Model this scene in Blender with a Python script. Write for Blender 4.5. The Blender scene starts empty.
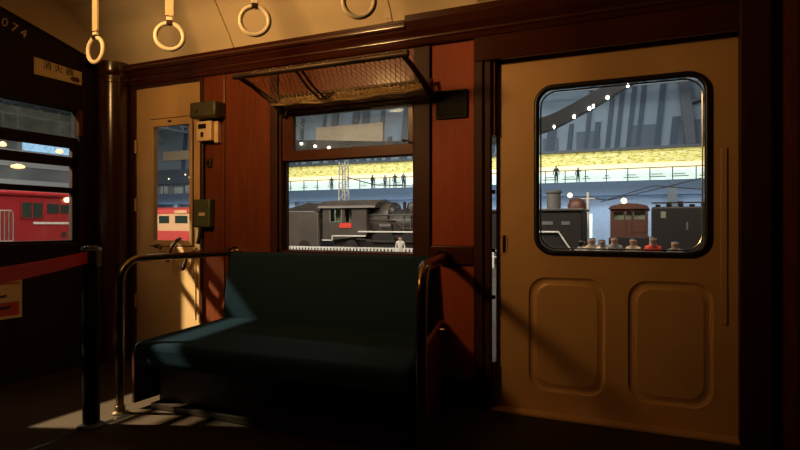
import bpy, bmesh, math, random
from mathutils import Vector, Matrix
R = math.radians
random.seed(7)
scene = bpy.context.scene
COL = scene.collection

# ------------------------------------------------------------------ camera, world, lights, exposure
cam_d = bpy.data.cameras.new('camera')
cam_d.sensor_width = 36.0
cam_d.lens = 36.0 * 560 / 800
cam_d.clip_start = 0.02
cam_d.clip_end = 400
cam = bpy.data.objects.new('camera', cam_d)
COL.objects.link(cam)
cam.location = (0, 0, 0.94)
cam.rotation_euler = (R(90), 0, R(24))
scene.camera = cam

world = bpy.data.worlds.new('world')
scene.world = world
world.use_nodes = True
world.node_tree.nodes['Background'].inputs[0].default_value = (0.4, 0.55, 0.7, 1)
world.node_tree.nodes['Background'].inputs[1].default_value = 0.02

def lamp(name, kind, loc, energy, color, size=0.1, target=None, spot=None, blend=0.3, sy=None):
    d = bpy.data.lights.new(name, kind)
    d.energy = energy
    d.color = color
    if kind == 'AREA':
        d.size = size
        if sy:
            d.shape = 'RECTANGLE'
            d.size_y = sy
    else:
        d.shadow_soft_size = size
    if kind == 'SPOT':
        d.spot_size = spot
        d.spot_blend = blend
    o = bpy.data.objects.new(name, d)
    COL.objects.link(o)
    o.location = loc
    if target is not None:
        o.rotation_euler = (Vector(target) - Vector(loc)).to_track_quat('-Z', 'Y').to_euler()
    return o

# unseen car lamp, its cone shaped to leave bench and floor dark
lamp('car_lamp_light', 'SPOT', (-2.25, 0.75, 2.20), 140.0, (1.0, 0.54, 0.19), 0.17, (-1.70, 2.7, 2.12), R(112), 1.0)
# museum hall: roof lights, and one spotlight whose beam comes in through the car's end window
lamp('hall_spot', 'SPOT', (-14.4, -2.8, 11.9), 66000, (1.0, 0.82, 0.55), 0.22, (-2.5, 2.2, 0.6), R(14), 0.3)
lamp('hall_light', 'AREA', (-20, 44, 15.4), 6500, (0.76, 0.89, 1.0), 60, (-20, 62, 6), sy=5)
lamp('hall_light', 'AREA', (-16, 17, 15.2), 9000, (1.0, 0.88, 0.72), 44, (-16, 28, 0), sy=8)
lamp('hall_light', 'AREA', (-34, 10, 15.2), 5000, (1.0, 0.88, 0.72), 16, (-44, 20, 0), sy=20)
lamp('hall_light', 'AREA', (-50, 30, 14.5), 2600, (0.85, 0.92, 1.0), 16, (-75, 34, 6), sy=30)
lamp('hall_under_balcony_light', 'AREA', (-20, 58.4, 3.4), 900, (0.7, 0.85, 1.0), 90, (-20, 60.8, 1.0), sy=0.8)

vs = scene.view_settings
vs.view_transform = 'Standard'
vs.look = 'None'
vs.exposure = 0.0
vs.gamma = 1.0
vs.use_curve_mapping = False
scene.cycles.max_bounces = 8
scene.cycles.transparent_max_bounces = 24

# ------------------------------------------------------------------ materials
MATS = {}
def new_mat(name):
    m = bpy.data.materials.new(name)
    m.use_nodes = True
    nt = m.node_tree
    return m, nt, nt.nodes['Principled BSDF']

def mat(name, col, rough=0.5, metal=0.0, var=0.12, scale=8.0, bump=0.0, coat=0.0, stretch=(1, 1, 1), emit=0.0, spec=None, sheen=0.0):
    m, nt, b = new_mat(name)
    tc = nt.nodes.new('ShaderNodeTexCoord')
    mp = nt.nodes.new('ShaderNodeMapping')
    mp.inputs['Scale'].default_value = stretch
    nz = nt.nodes.new('ShaderNodeTexNoise')
    nz.inputs['Scale'].default_value = scale
    nz.inputs['Detail'].default_value = 5
    rp = nt.nodes.new('ShaderNodeValToRGB')
    a = [max(0, c * (1 - var)) for c in col]
    z = [min(1, c * (1 + var)) for c in col]
    rp.color_ramp.elements[0].color = (*a, 1)
    rp.color_ramp.elements[1].color = (*z, 1)
    rp.color_ramp.elements[0].position = 0.3
    rp.color_ramp.elements[1].position = 0.7
    nt.links.new(tc.outputs['Object'], mp.inputs['Vector'])
    nt.links.new(mp.outputs['Vector'], nz.inputs['Vector'])
    nt.links.new(nz.outputs['Fac'], rp.inputs['Fac'])
    nt.links.new(rp.outputs['Color'], b.inputs['Base Color'])
    b.inputs['Roughness'].default_value = rough
    b.inputs['Metallic'].default_value = metal
    if spec is not None:
        b.inputs['Specular IOR Level'].default_value = spec
    if coat:
        b.inputs['Coat Weight'].default_value = coat
        b.inputs['Coat Roughness'].default_value = 0.12
    if sheen:
        b.inputs['Sheen Weight'].default_value = sheen
        b.inputs['Sheen Roughness'].default_value = 0.4
    if bump:
        bp = nt.nodes.new('ShaderNodeBump')
        bp.inputs['Strength'].default_value = bump
        bp.inputs['Distance'].default_value = 0.01
        nt.links.new(nz.outputs['Fac'], bp.inputs['Height'])
        nt.links.new(bp.outputs['Normal'], b.inputs['Normal'])
    if emit:
        nt.links.new(rp.outputs['Color'], b.inputs['Emission Color'])
        b.inputs['Emission Strength'].default_value = emit
    MATS[name] = m
    return m

def glass(name, tint=(1, 1, 1), refl=0.06, dirt=0.0):
    m = bpy.data.materials.new(name)
    m.use_nodes = True
    nt = m.node_tree
    nt.nodes.clear()
    out = nt.nodes.new('ShaderNodeOutputMaterial')
    tr = nt.nodes.new('ShaderNodeBsdfTransparent')
    tr.inputs[0].default_value = (*tint, 1)
    gl = nt.nodes.new('ShaderNodeBsdfGlossy')
    gl.inputs['Roughness'].default_value = 0.02
    fr = nt.nodes.new('ShaderNodeFresnel')
    fr.inputs['IOR'].default_value = 1.25
    mx = nt.nodes.new('ShaderNodeMixShader')
    nt.links.new(fr.outputs[0], mx.inputs[0])
    nt.links.new(tr.outputs[0], mx.inputs[1])
    nt.links.new(gl.outputs[0], mx.inputs[2])
    last = mx
    if dirt:
        df = nt.nodes.new('ShaderNodeBsdfTranslucent')
        df.inputs[0].default_value = (0.85, 0.84, 0.78, 1)
        tc = nt.nodes.new('ShaderNodeTexCoord')
        nz = nt.nodes.new('ShaderNodeTexNoise')
        nz.inputs['Scale'].default_value = 9
        nz.inputs['Detail'].default_value = 6
        mr = nt.nodes.new('ShaderNodeMapRange')
        mr.inputs[1].default_value = 0.35
        mr.inputs[2].default_value = 0.75
        mr.inputs[3].default_value = dirt * 0.3
        mr.inputs[4].default_value = dirt
        nt.links.new(tc.outputs['Object'], nz.inputs['Vector'])
        nt.links.new(nz.outputs['Fac'], mr.inputs[0])
        m2 = nt.nodes.new('ShaderNodeMixShader')
        nt.links.new(mr.outputs[0], m2.inputs[0])
        nt.links.new(mx.outputs[0], m2.inputs[1])
        nt.links.new(df.outputs[0], m2.inputs[2])
        last = m2
    nt.links.new(last.outputs[0], out.inputs[0])
    MATS[name] = m
    return m

def wood(name, dark, light, rough, coat, axis='z', scale=3.0, spec=0.2):
    m, nt, b = new_mat(name)
    tc = nt.nodes.new('ShaderNodeTexCoord')
    mp = nt.nodes.new('ShaderNodeMapping')
    mp.inputs['Scale'].default_value = {'z': (14, 14, 1), 'x': (1, 14, 14), 'y': (14, 1, 14)}[axis]
    nz = nt.nodes.new('ShaderNodeTexNoise')
    nz.inputs['Scale'].default_value = scale
    nz.inputs['Detail'].default_value = 7
    nz.inputs['Distortion'].default_value = 1.2
    rp = nt.nodes.new('ShaderNodeValToRGB')
    rp.color_ramp.elements[0].color = (*dark, 1)
    rp.color_ramp.elements[1].color = (*light, 1)
    rp.color_ramp.elements[0].position = 0.25
    rp.color_ramp.elements[1].position = 0.75
    bp = nt.nodes.new('ShaderNodeBump')
    bp.inputs['Strength'].default_value = 0.05
    bp.inputs['Distance'].default_value = 0.004
    nt.links.new(tc.outputs['Object'], mp.inputs['Vector'])
    nt.links.new(mp.outputs['Vector'], nz.inputs['Vector'])
    nt.links.new(nz.outputs['Fac'], rp.inputs['Fac'])
    nt.links.new(rp.outputs['Color'], b.inputs['Base Color'])
    nt.links.new(nz.outputs['Fac'], bp.inputs['Height'])
    nt.links.new(bp.outputs['Normal'], b.inputs['Normal'])
    b.inputs['Roughness'].default_value = rough
    b.inputs['Coat Weight'].default_value = coat
    b.inputs['Coat Roughness'].default_value = 0.15
    b.inputs['Specular IOR Level'].default_value = spec
    MATS[name] = m
    return m

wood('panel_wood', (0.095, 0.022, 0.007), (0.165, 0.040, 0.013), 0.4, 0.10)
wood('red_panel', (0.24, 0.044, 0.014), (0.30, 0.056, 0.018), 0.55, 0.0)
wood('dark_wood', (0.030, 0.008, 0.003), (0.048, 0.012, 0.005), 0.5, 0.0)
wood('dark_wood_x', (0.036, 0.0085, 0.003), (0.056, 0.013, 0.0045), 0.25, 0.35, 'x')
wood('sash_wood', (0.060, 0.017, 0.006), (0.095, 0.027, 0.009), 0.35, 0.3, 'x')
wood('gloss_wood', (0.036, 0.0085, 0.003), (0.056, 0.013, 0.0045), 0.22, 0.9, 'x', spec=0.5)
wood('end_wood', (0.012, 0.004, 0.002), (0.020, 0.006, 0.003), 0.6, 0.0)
wood('pillar_wood', (0.034, 0.010, 0.004), (0.054, 0.015, 0.006), 0.24, 0.8, spec=0.5)
wood('floor_wood', (0.027, 0.016, 0.006), (0.042, 0.025, 0.009), 0.75, 0.0, 'x', 4)
mat('ceiling_paint', (0.70, 0.58, 0.38), 0.55, var=0.05, scale=3)
mat('door_paint', (0.55, 0.32, 0.13), 0.42, var=0.06, scale=4)
mat('crew_paint', (0.54, 0.34, 0.14), 0.45, var=0.06, scale=4)
mat('cream_plastic', (0.90, 0.80, 0.60), 0.4, var=0.05)
mat('strap_cloth', (0.72, 0.58, 0.36), 0.7, var=0.1, scale=60)
mat('rubber', (0.012, 0.010, 0.009), 0.4)
mat('black_paint', (0.010, 0.007, 0.005), 0.6, spec=0.15)
mat('brass_pipe', (0.27, 0.20, 0.12), 0.25, 1.0, var=0.15)
mat('dark_iron', (0.05, 0.032, 0.02), 0.45, 0.6)
mat('chrome', (0.55, 0.55, 0.55), 0.22, 1.0)
mat('post_black', (0.006, 0.0055, 0.005), 0.5, 0.0)
mat('belt_red', (0.80, 0.008, 0.015), 0.6, scale=80)
mat('moquette', (0.012, 0.029, 0.044), 0.9, var=0.12, scale=120, bump=0.1, spec=0.1)
mat('net_cord', (0.62, 0.46, 0.24), 0.8)
mat('olive_metal', (0.055, 0.05, 0.022), 0.4)
mat('green_metal', (0.075, 0.085, 0.045), 0.42)
mat('box_white', (0.70, 0.52, 0.28), 0.45)
mat('sign_paper', (0.72, 0.56, 0.28), 0.6)
mat('poster_paper', (0.80, 0.62, 0.36), 0.6)
mat('poster_red', (0.55, 0.07, 0.03), 0.6)
mat('ink', (0.015, 0.01, 0.008), 0.6)
mat('sign_red', (0.12, 0.015, 0.01), 0.6)
mat('number_paint', (0.62, 0.50, 0.32), 0.5)
glass('clear_glass')
glass('dusty_glass', (0.97, 0.98, 0.98), dirt=0.30)
glass('dirty_glass', (0.50, 0.55, 0.56), dirt=0.012)
# hall
mat('hall_wall', (0.25, 0.30, 0.335), 0.7, var=0.08, scale=0.3)
mat('hall_slat', (0.07, 0.09, 0.11), 0.7)
mat('hall_panel', (0.11, 0.135, 0.16), 0.7)
mat('hall_beige', (0.66, 0.44, 0.24), 0.7)
mat('west_wall', (0.34, 0.35, 0.33), 0.7, var=0.25, scale=0.25)
mat('roof_steel', (0.07, 0.075, 0.075), 0.6)
mat('truss_steel', (0.30, 0.31, 0.31), 0.5)
mat('beam_dark', (0.014, 0.012, 0.011), 0.6)
mat('beam_grey', (0.10, 0.10, 0.11), 0.6)
mat('ground_dark', (0.06, 0.055, 0.05), 0.8, var=0.3, scale=1)
mat('fascia_blue', (0.14, 0.195, 0.27), 0.6)
mat('under_blue', (0.38, 0.48, 0.62), 0.7)
mat('rail_steel', (0.10, 0.11, 0.11), 0.5, 0.4)
mat('white_paint', (0.78, 0.76, 0.70), 0.5)
mat('loco_black', (0.035, 0.030, 0.027), 0.38, var=0.3, scale=1.5)
mat('loco_grey', (0.075, 0.062, 0.052), 0.4, var=0.2, scale=1.0)
mat('loco_black_plain', (0.022, 0.018, 0.017), 0.45)
mat('loco_brown', (0.12, 0.045, 0.03), 0.45)
mat('loco_red', (0.36, 0.022, 0.028), 0.35)
mat('car_cream', (0.86, 0.52, 0.28), 0.4)
mat('car_red', (0.66, 0.09, 0.08), 0.4)
mat('dark_window', (0.03, 0.05, 0.04), 0.1)
mat('pale_window', (0.25, 0.30, 0.22), 0.15)
mat('plate_red', (0.70, 0.06, 0.03), 0.5)
mat('grey_metal', (0.22, 0.22, 0.21), 0.4, 0.4)
mat('skin', (0.55, 0.34, 0.24), 0.6)
mat('hair', (0.015, 0.012, 0.01), 0.5)
for n, c in dict(cloth_dark=(0.03, 0.03, 0.035), cloth_red=(0.75, 0.07, 0.03), cloth_tan=(0.5, 0.38, 0.22), cloth_grey=(0.25, 0.24, 0.22), cloth_white=(0.7, 0.66, 0.58), cloth_blue=(0.06, 0.09, 0.16)).items():
    mat(n, c, 0.8)
mat('lamp_glow', (1.0, 0.93, 0.78), emit=25, var=0.0)
mat('lamp_orange', (1.0, 0.66, 0.30), emit=1.3, var=0.0)
mat('lamp_warm', (1.0, 0.72, 0.36), emit=3.5, var=0.0)
mat('screen_blue', (0.35, 0.6, 0.9), emit=0.8, var=0.3, scale=2)
mat('mint_glow', (0.75, 0.92, 0.78), emit=0.75, var=0.12, scale=0.6)

def timeline_mat():      # backlit chronology board: yellow panel, rows of small print
    m, nt, b = new_mat('timeline_board')
    tc = nt.nodes.new('ShaderNodeTexCoord')
    mp = nt.nodes.new('ShaderNodeMapping')
    mp.inputs['Scale'].default_value = (0.9, 1, 4.5)
    nz = nt.nodes.new('ShaderNodeTexNoise')
    nz.inputs['Scale'].default_value = 2.2
    nz.inputs['Detail'].default_value = 8
    nz.inputs['Roughness'].default_value = 0.75
    rp = nt.nodes.new('ShaderNodeValToRGB')
    e = rp.color_ramp.elements
    e[0].position = 0.44
    e[0].color = (0.30, 0.28, 0.06, 1)
    e[1].position = 0.56
    e[1].color = (1.0, 0.86, 0.42, 1)
    mid = e.new(0.5)
    mid.color = (0.85, 0.72, 0.12, 1)
    nt.links.new(tc.outputs['Object'], mp.inputs['Vector'])
    nt.links.new(mp.outputs['Vector'], nz.inputs['Vector'])
    nt.links.new(nz.outputs['Fac'], rp.inputs['Fac'])
    nt.links.new(rp.outputs['Color'], b.inputs['Base Color'])
    nt.links.new(rp.outputs['Color'], b.inputs['Emission Color'])
    b.inputs['Emission Strength'].default_value = 0.62
    MATS['timeline_board'] = m
timeline_mat()
mat('lit_cream', (1.0, 0.83, 0.48), emit=0.85, var=0.05)

# ------------------------------------------------------------------ mesh helpers
class MB:
    def __init__(self):
        self.bm = bmesh.new()
    def box(self, x0, x1, y0, y1, z0, z1):
        v = [self.bm.verts.new(p) for p in ((x0, y0, z0), (x1, y0, z0), (x1, y1, z0), (x0, y1, z0), (x0, y0, z1), (x1, y0, z1), (x1, y1, z1), (x0, y1, z1))]
        for f in ((3, 2, 1, 0), (4, 5, 6, 7), (0, 1, 5, 4), (1, 2, 6, 5), (2, 3, 7, 6), (3, 0, 4, 7)):
            self.bm.faces.new([v[i] for i in f])
        return self
    def prism(self, pts, off):      # polygon (list of 3-D points) pushed along off
        off = Vector(off)
        a = [self.bm.verts.new(p) for p in pts]
        b = [self.bm.verts.new(Vector(p) + off) for p in pts]
        n = len(pts)
        self.bm.faces.new(a)
        self.bm.faces.new(b[::-1])
        for i in range(n):
            self.bm.faces.new((a[i], b[i], b[(i + 1) % n], a[(i + 1) % n]))
        return self
    def tube(self, pts, r, seg=12, closed=False, cap=True, sx=1.0):
        pts = [Vector(p) for p in pts]
        n = len(pts)
        rs = r if isinstance(r, (list, tuple)) else [r] * n
        rings = []
        up = None
        for i, p in enumerate(pts):
            if closed:
                t = (pts[(i + 1) % n] - pts[i - 1]).normalized()
            else:
                t = (pts[min(i + 1, n - 1)] - pts[max(i - 1, 0)]).normalized()
            if up is None:
                up = Vector((0, 0, 1)) if abs(t.z) < 0.9 else Vector((0, 1, 0))
            a = up - t * up.dot(t)
            if a.length < 1e-5:
                a = t.orthogonal()
            a.normalize()
            up = a
            b = t.cross(a)
            rings.append([self.bm.verts.new(p + (a * math.cos(2 * math.pi * k / seg) * sx + b * math.sin(2 * math.pi * k / seg)) * rs[i]) for k in range(seg)])
        m = n if closed else n - 1
        for i in range(m):
            A, B = rings[i], rings[(i + 1) % n]
            for k in range(seg):
                self.bm.faces.new((A[k], A[(k + 1) % seg], B[(k + 1) % seg], B[k]))
        if cap and not closed:
            self.bm.faces.new(rings[0][::-1])
            self.bm.faces.new(rings[-1])
        return self
    def lathe(self, prof, c=(0, 0, 0), axis='z', seg=24):
        rings = []
        for r, h in prof:
            ring = []
            for k in range(seg):
                a = 2 * math.pi * k / seg
                u, w = r * math.cos(a), r * math.sin(a)
                p = {'z': (u, w, h), 'y': (u, h, -w), 'x': (h, u, w)}[axis]
                ring.append(self.bm.verts.new(Vector(c) + Vector(p)))
            rings.append(ring)
        for i in range(len(rings) - 1):
            for k in range(seg):
                self.bm.faces.new((rings[i][k], rings[i][(k + 1) % seg], rings[i + 1][(k + 1) % seg], rings[i + 1][k]))
        self.bm.faces.new(rings[0][::-1])
        self.bm.faces.new(rings[-1])
        return self
    def torus(self, c, R_, r, ax=(0, 1, 0), seg=36, rs=10):
        ax = Vector(ax).normalized()
        u = ax.orthogonal().normalized()
        w = ax.cross(u)
        return self.tube([Vector(c) + (u * math.cos(2 * math.pi * k / seg) + w * math.sin(2 * math.pi * k / seg)) * R_ for k in range(seg)], r, rs, closed=True)
    def build(self, name, m, parent=None, bevel=0.0, smooth=False, seg=2):
        bmesh.ops.recalc_face_normals(self.bm, faces=self.bm.faces)
        me = bpy.data.meshes.new(name)
        self.bm.to_mesh(me)
        self.bm.free()
        o = bpy.data.objects.new(name, me)
        COL.objects.link(o)
        ms = m if isinstance(m, (list, tuple)) else [m]
        for x in ms:
            me.materials.append(MATS[x])
        if bevel:
            bv = o.modifiers.new('bevel', 'BEVEL')
            bv.width = bevel
            bv.segments = seg
            bv.limit_method = 'ANGLE'
        if smooth:
            me.polygons.foreach_set('use_smooth', [True] * len(me.polygons))
            try:
                me.set_sharp_from_angle(angle=R(40))
            except Exception:
                pass
        if parent is not None:
            o.parent = parent
            o.matrix_parent_inverse = parent.matrix_world.inverted() if parent.type != 'EMPTY' else Matrix.Translation(parent.location).inverted()
        return o

def tag(o, label=None, cat=None, group=None, kind=None):
    if label: o['label'] = label
    if cat: o['category'] = cat
    if group: o['group'] = group
    if kind: o['kind'] = kind
    return o

def struct(o, label=None):
    return tag(o, label, None, None, 'structure')

def empty(name, loc):
    o = bpy.data.objects.new(name, None)
    o.empty_display_size = 0.05
    COL.objects.link(o)
    o.location = loc
    return o

def copy_tree(o, loc):
    c = o.copy()
    COL.objects.link(c)
    c.location = loc
    for ch in o.children:
        d = ch.copy()
        COL.objects.link(d)
        d.parent = c
        for g in ch.children:
            e = g.copy()
            COL.objects.link(e)
            e.parent = d
    return c

def rrect(x0, x1, z0, z1, r, n=8):
    out = []
    for cx, cz, a0 in ((x1 - r, z1 - r, 0), (x0 + r, z1 - r, 90), (x0 + r, z0 + r, 180), (x1 - r, z0 + r, 270)):
        for k in range(n + 1):
            a = R(a0 + 90 * k / n)
            out.append((cx + r * math.cos(a), cz + r * math.sin(a)))
    return out

def text_mesh(name, body, size, m, parent, origin, right, up, depth=0.0006, align='CENTER', sx=1.0, space=1.0):
    cu = bpy.data.curves.new(name, 'FONT')
    cu.body = body
    cu.size = size
    cu.align_x = align
    cu.align_y = 'CENTER'
    cu.extrude = depth
    cu.resolution_u = 3
    cu.space_character = space
    t = bpy.data.objects.new(name + '_tmp', cu)
    COL.objects.link(t)
    bpy.context.view_layer.update()
    dg = bpy.context.evaluated_depsgraph_get()
    me = bpy.data.meshes.new_from_object(t.evaluated_get(dg))
    bpy.data.objects.remove(t)
    right, up = Vector(right), Vector(up)
    nrm = right.cross(up)
    for v in me.vertices:
        c = v.co.copy()
        v.co = Vector(origin) + right * c.x * sx + up * c.y + nrm * c.z
    me.materials.clear()
    me.materials.append(MATS[m])
    o = bpy.data.objects.new(name, me)
    COL.objects.link(o)
    if parent is not None:
        o.parent = parent
        o.matrix_parent_inverse = Matrix.Translation(parent.location).inverted()
    return o

def plate(bm, outer, holes, y0, y1):
    """plate in the XZ plane between y0 (front) and y1, with holes; loops are lists of (x, z)"""
    for y in (y0, y1):
        edges = []
        for lp in [outer] + holes:
            vs_ = [bm.verts.new((x, y, z)) for x, z in lp]
            for i in range(len(vs_)):
                edges.append(bm.edges.new((vs_[i], vs_[(i + 1) % len(vs_)])))
        bmesh.ops.triangle_fill(bm, edges=edges, use_beauty=True, use_dissolve=False)
    for lp in [outer] + holes:
        n = len(lp)
        a = [bm.verts.new((x, y0, z)) for x, z in lp]
        b = [bm.verts.new((x, y1, z)) for x, z in lp]
        for i in range(n):
            bm.faces.new((a[i], a[(i + 1) % n], b[(i + 1) % n], b[i]))
    bmesh.ops.remove_doubles(bm, verts=bm.verts, dist=0.0002)

def yz_plate(mb, rects, x0, x1):
    for y0, y1, z0, z1 in rects:
        mb.box(x0, x1, y0, y1, z0, z1)

# ================================================================== THE CAR
YW = 2.80          # inner face of the side wall
XE = -3.45         # inner face of the end wall
YO = -0.40         # opposite side wall
XR = 2.2

# floor
struct(MB().box(XE - 0.1, XR, YO, YW + 0.12, -0.10, 0.0).build('floor', 'floor_wood'))
# ceiling: shallow barrel with steep coves
prof = [(YW + 0.02, 2.00), (2.775, 2.05), (2.74, 2.11), (2.68, 2.19), (2.607, 2.285), (2.50, 2.37), (2.30, 2.44), (1.90, 2.49), (1.2, 2.51)]
prof = prof + [(2.4 - y, z) for y, z in prof[-2::-1]]
b = MB()
for i in range(len(prof) - 1):
    (ya, za), (yb, zb) = prof[i], prof[i + 1]
    b.prism([(XE - 0.1, ya, za), (XE - 0.1, yb, zb), (XE - 0.1, yb, zb + 0.06), (XE - 0.1, ya, za + 0.06)], (XR - XE + 0.1, 0, 0))
bmesh.ops.remove_doubles(b.bm, verts=b.bm.verts, dist=0.001)
struct(b.build('ceiling', 'ceiling_paint', smooth=True))

# side wall with its openings
CD = (-3.25, -2.665)      # crew door
WN = (-2.055, -1.15)       # window
SD = (-0.72, 0.40)        # sliding door
b = MB()
b.box(XE - 0.08, CD[0], YW, YW + 0.10, 0, 2.06)
b.box(CD[0], CD[1], YW, YW + 0.10, 1.885, 2.06)
b.box(CD[0], CD[1], YW, YW + 0.10, 0.0, 0.02)
b.box(CD[1], WN[0], YW, YW + 0.10, 0, 2.06)
b.box(WN[0], WN[1], YW, YW + 0.10, 1.62, 2.06)
b.box(WN[0], WN[1], YW, YW + 0.10, 0, 0.765)
b.box(WN[1], -1.062, YW, YW + 0.10, 0, 2.06)
b.box(-1.062, -0.768, YW + 0.006, YW + 0.10, 0, 2.06)
b.box(-0.768, SD[0], YW + 0.006, YW + 0.10, 0, 0.24)
b.box(-0.768, SD[0], YW + 0.006, YW + 0.10, 1.40, 2.06)
b.box(SD[0], SD[1], YW, YW + 0.10, 1.79, 2.06)
b.box(SD[1], XR, YW, YW + 0.10, 0, 2.06)
struct(b.build('wall_side', 'panel_wood'))
# outer skin above / opposite wall / rear closing wall
struct(MB().box(XE - 0.1, XR, YO - 0.1, YO, 0, 2.06).build('wall_opposite', 'dark_wood'))
struct(MB().box(XR, XR + 0.1, YO, YW + 0.1, 0, 2.6).build('wall_rear', 'dark_wood'))

# cornice along the side wall
b = MB()
b.prism([(-3.40, YW, 1.90), (-3.40, 2.775, 1.90), (-3.40, 2.765, 1.925), (-3.40, 2.775, 1.945), (-3.40, 2.75, 1.975), (-3.40, 2.735, 2.02), (-3.40, 2.735, 2.035), (-3.40, YW, 2.035)], (3.40 - 1.19, 0, 0))
struct(b.build('trim_1', 'dark_wood_x', bevel=0.004))
b = MB()
b.prism([(-1.19, YW, 1.90), (-1.19, 2.770, 1.90), (-1.19, 2.760, 1.925), (-1.19, 2.770, 1.945), (-1.19, 2.745, 1.975), (-1.19, 2.728, 2.02), (-1.19, 2.728, 2.055), (-1.19, YW, 2.055)], (XR + 1.19, 0, 0))
struct(b.build('trim_2', 'dark_wood_x', bevel=0.004))
b = MB()
b.tube([(-3.30, 2.768, 1.934), (-1.19, 2.768, 1.934)], 0.012, 14)
b.tube([(-3.30, 2.742, 2.000), (-1.19, 2.742, 2.000)], 0.016, 14)
b.tube([(-1.19, 2.763, 1.934), (2.2, 2.763, 1.934)], 0.012, 14)
struct(b.build('trim_16', 'gloss_wood', smooth=True))
# header over the sliding door, jambs and pilasters
b = MB()
b.box(-0.82, 0.44, YW - 0.028, YW, 1.775, 1.90)
struct(b.build('trim_3', 'dark_wood_x', bevel=0.005))
b = MB()
b.box(-0.825, -0.775, YW - 0.022, YW, 0, 1.896)
b.box(-0.770, -0.7355, YW - 0.012, YW + 0.02, 0, 1.79)
struct(b.build('trim_4', 'dark_wood', bevel=0.006))
b = MB()
b.box(0.352, 0.47, YW - 0.035, YW + 0.02, 0, 1.90)
b.box(0.56, 0.66, YW - 0.06, YW, 0, 1.90)
struct(b.build('trim_5', 'dark_wood', bevel=0.006))
b = MB()                                           # pilasters either side of the window
b.box(-2.105, -2.050, YW - 0.018, YW, 0.76, 1.885)
b.box(-1.158, -1.064, YW - 0.020, YW, 0.0, 1.896)
b.box(-2.105, -1.064, YW - 0.015, YW + 0.0, 1.625, 1.66)
struct(b.build('trim_6', 'dark_wood', bevel=0.005))
b = MB()
b.box(-2.475, -2.462, YW - 0.010, YW, 0.02, 1.90)
struct(b.build('trim_7', 'panel_wood', bevel=0.003))
b = MB()                                           # casing round the crew door
b.box(-3.285, -3.252, YW - 0.018, YW, 0, 1.90)
b.box(-2.664, -2.640, YW - 0.012, YW, 0, 1.90)
b.box(-3.285, -2.640, YW - 0.014, YW, 1.878, 1.905)
struct(b.build('trim_8', 'dark_wood', bevel=0.004))
b = MB()                                           # dado rail under the narrow panel
b.box(-1.064, -0.825, YW - 0.022, YW + 0.006, 0.735, 0.83)
struct(b.build('trim_9', 'dark_wood_x', bevel=0.005))
struct(MB().box(-1.064, -0.825, YW - 0.015, YW + 0.006, 0.0, 0.13).build('baseboard_side', 'dark_wood_x', bevel=0.004))
# the two red panels
b = MB()
b.box(-1.060, -0.828, YW - 0.003, YW + 0.005, 0.832, 1.893)
b.box(-1.060, -0.828, YW - 0.003, YW + 0.005, 0.132, 0.733)
struct(b.build('wall_panel', 'red_panel'))
# ceiling joint covers
b = MB()
cov = [(2.782, 2.045), (2.768, 2.05), (2.733, 2.11), (2.673, 2.19), (2.600, 2.282), (2.493, 2.366), (2.29, 2.434)]
for i in range(len(cov) - 1):
    (ya, za), (yb, zb) = cov[i], cov[i + 1]
    b.prism([(-1.315, ya, za), (-1.315, yb, zb), (-1.315, yb + 0.004, zb + 0.012), (-1.315, ya + 0.004, za + 0.012)], (0.035, 0, 0))
b.lathe([(0.004, -0.004), (0.004, 0.0)], (-1.306, 2.757, 2.066), 'y', 8)
b.lathe([(0.004, -0.004), (0.004, 0.0)], (-1.290, 2.757, 2.066), 'y', 8)
struct(b.build('trim_10', 'ceiling_paint'))
b = MB()
for i in range(len(cov) - 1):
    (ya, za), (yb, zb) = cov[i], cov[i + 1]
    b.prism([(-0.80, ya, za + 0.012), (-0.80, yb, zb + 0.012), (-0.80, yb + 0.004, zb + 0.024), (-0.80, ya + 0.004, za + 0.024)], (0.10, 0, 0))
struct(b.build('trim_17', 'number_paint'))
b = MB()
b.tube([(-2.372, y - 0.003, z) for y, z in cov[1:]], 0.0035, 6)
struct(b.build('trim_11', 'strap_cloth', smooth=True))

# ---- end wall (bulkhead) with its wide window
EW = (1.32, 2.525, 0.825, 1.695)
b = MB()
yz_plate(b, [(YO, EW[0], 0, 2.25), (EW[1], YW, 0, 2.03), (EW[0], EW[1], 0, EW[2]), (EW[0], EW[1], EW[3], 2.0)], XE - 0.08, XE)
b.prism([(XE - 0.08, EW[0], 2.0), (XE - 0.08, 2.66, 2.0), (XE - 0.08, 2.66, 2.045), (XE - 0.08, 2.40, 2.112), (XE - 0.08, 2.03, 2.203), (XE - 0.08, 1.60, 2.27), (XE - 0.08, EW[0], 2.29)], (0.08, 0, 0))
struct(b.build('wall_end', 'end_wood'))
# cream lining above the bulkhead
lp = [(y, z + 0.02) for y, z in prof]
b = MB()
b.prism([(XE - 0.12, y, z) for y, z in lp], (0.035, 0, 0))
struct(b.build('ceiling_end', 'ceiling_paint'))
# bead on the board's upper edge
b = MB()
b.tube([(XE + 0.004, y, z) for y, z in ((2.655, 2.048), (2.40, 2.115), (2.03, 2.206), (1.60, 2.273), (1.1, 2.30))], 0.007, 8)
b.box(XE, XE + 0.008, 2.548, 2.556, 1.70, 2.06)
struct(b.build('trim_12', 'dark_wood', smooth=True))

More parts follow.
